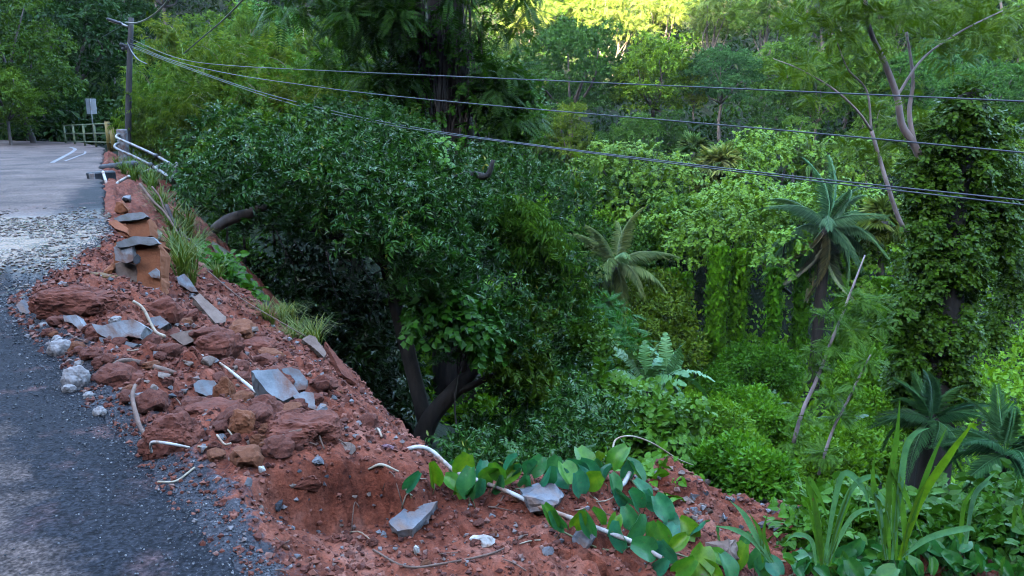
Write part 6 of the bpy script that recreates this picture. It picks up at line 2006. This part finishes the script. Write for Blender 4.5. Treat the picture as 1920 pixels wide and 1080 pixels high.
def blade(parent, o, pxs, w, Y, col, seed=0):
    r = np.random.default_rng(seed)
    P = np.array([at(a, b, Y + (d[0] if d else 0)) for a, b, *d in pxs])
    n = 16; S = spline(P, n); t = np.linspace(0, 1, n)
    tan = unit(np.gradient(S, axis=0)); sdv = unit(np.cross(tan, np.array([.15, -1, .25])))
    nrm = np.cross(sdv, tan); hw = w * np.clip(np.minimum(.45 + t * 2.2, (1 - t) * 2.6), .02, 1)
    V = np.concatenate([S - sdv * hw[:, None] + nrm * hw[:, None] * .35, S, S + sdv * hw[:, None] + nrm * hw[:, None] * .35])
    T = []
    for a in (0, n):
        for i in range(n - 1):
            T += [[a + i, a + n + i, a + n + i + 1], [a + i, a + n + i + 1, a + i + 1]]
    ob('blade', mesh_np('blade', V - o, np.array(T), np.full(len(V), r.uniform(.3, .9)), True), L_REED, parent, color=col)


def reed(label, base, blades, Y):
    b = hits([base])[0]
    t = thing('reed_clump', b, label=label, cat='reeds')
    for i, (p, w, c) in enumerate(blades):
        blade(t, b, p, w, Y, c, i)


BL, GR, YG = (1.35, 1.6, 5.0), (.9, 1.15, .8), (1.5, 1.45, .4)
reed('clump of arching bluish reed blades left of the tall ones', (1545, 1050), [
    ([(1548, 1060), (1528, 960), (1514, 898), (1536, 930), (1556, 985)], .013, GR), ([(1540, 1060), (1532, 980), (1522, 905)], .015, GR), ([(1545, 1055), (1565, 935), (1583, 886), (1618, 915), (1634, 975)], .014, BL),
    ([(1550, 1055), (1580, 950), (1605, 905), (1640, 892), (1652, 905)], .013, BL), ([(1550, 1060), (1585, 985), (1612, 958), (1655, 952)], .012, BL), ([(1540, 1060), (1530, 1000), (1512, 940)], .014, GR),
    ([(1530, 1060), (1520, 1012), (1490, 1002), (1470, 1020)], .010, BL), ([(1555, 1060), (1570, 990), (1590, 935), (1596, 900)], .014, GR)], 3.25)
reed('tall green reed clump with long spear like blades', (1668, 1040), [
    ([(1655, 1050), (1668, 905), (1680, 820), (1688, 742)], .014, GR), ([(1685, 1050), (1722, 940), (1780, 850), (1836, 778)], .019, YG), ([(1690, 1050), (1712, 960), (1745, 865), (1778, 795)], .013, GR),
    ([(1672, 1050), (1688, 900), (1698, 838), (1716, 812), (1744, 802)], .015, BL), ([(1668, 1050), (1664, 950), (1672, 880), (1706, 950), (1732, 1012)], .013, GR), ([(1662, 1050), (1648, 960), (1640, 924), (1662, 950), (1676, 1020)], .013, BL),
    ([(1660, 1050), (1650, 970), (1636, 905), (1640, 850)], .014, GR), ([(1680, 1050), (1676, 950), (1684, 860)], .013, GR), ([(1690, 1045), (1740, 1008), (1812, 990), (1830, 998)], .014, BL), ([(1700, 1050), (1690, 950), (1668, 870)], .014, GR)], 3.1)
reed('bluish reed blades at the right edge of the picture', (1820, 1010), [
    ([(1812, 1020), (1822, 940), (1845, 905), (1868, 884)], .012, BL), ([(1808, 1020), (1826, 930), (1850, 905), (1864, 915)], .013, BL), ([(1800, 1020), (1806, 950), (1830, 910)], .012, GR), ([(1898, 990), (1905, 950), (1922, 990)], .013, GR)], 3.4)
reed('narrow grass blades bending over the rubble mound', (1440, 1050), [
    ([(1450, 1055), (1420, 1010), (1395, 965), (1368, 938)], .013, BL), ([(1445, 1055), (1410, 1012), (1375, 992), (1338, 986)], .011, BL), ([(1430, 1055), (1425, 1000), (1405, 962)], .009, GR), ([(1448, 1055), (1432, 1000), (1440, 960)], .007, GR)], 3.2)
for k, (lobes, lb, c) in enumerate([
        ([(1560, 985, 4.4, .12), (1600, 980, 4.5, .13), (1520, 1000, 4.1, .09), (1640, 995, 4.3, .12)], 'leafy weeds at the right end of the rubble mound behind the arching reeds', (.6, .8, .55)),
        ([(1700, 1000, 4.4, .13), (1750, 985, 4.6, .15), (1730, 1030, 4.0, .12), (1790, 1015, 4.1, .12)], 'leafy weeds behind the tall spear like reeds', (.42, .6, .5)),
        ([(1850, 985, 4.5, .14), (1900, 975, 4.6, .16), (1830, 1020, 4.0, .12), (1900, 1025, 4.0, .13)], 'leafy weeds at the right edge above the corner creeper', (.42, .6, .58)),
        ([(1230, 925, 4.6, .07), (1210, 900, 4.7, .07), (1250, 895, 5.1, .08)], 'small weeds at the left foot of the rubble mound', (.9, 1.1, .7))]):
    shrub('leafy_weed', lobes, 420 if k < 3 else 120, T_VINE, L_VINE, lb, 'weed', .42, .4, c, seed=995 + k, base=-1.35 if k < 3 else -.75, stem=.008, sub=7)
# dry bent reed behind the bindweed
P = np.array([at(*q) for q in [(1148, 850, 4.6), (1155, 824, 4.7), (1185, 818, 4.8), (1225, 832, 4.9), (1270, 860, 5), (1300, 872, 5.1)]])
tube('dry_reed', P - P[0], [.006, .006, .005, .005, .004, .002], M_STRAW, n=6, steps=30, loc=P[0], label='dry brown reed stalk bent in an arch behind the bindweed', cat='reed')


# ================================================================== THE AIR
m_h, nt_h, b_h, out_h = newmat('haze_air')
nt_h.nodes.remove(b_h)
pv = nt_h.nodes.new('ShaderNodeVolumePrincipled')
pv.inputs['Color'].default_value = (.80, .90, 1.0, 1)
pv.inputs['Density'].default_value = 0.00012
nt_h.links.new(pv.outputs[0], out_h.inputs['Volume'])
zlo, zhi = float(GZ.min()) - 1.5, float(GZ.max()) + 16
hz = box_mesh('haze', 670, 660, zhi - zlo, 0)
ob('haze', hz, m_h, None, (0, 95, (zlo + zhi) / 2), label='thin bluish haze filling the valley air', kind='stuff', cat='haze')
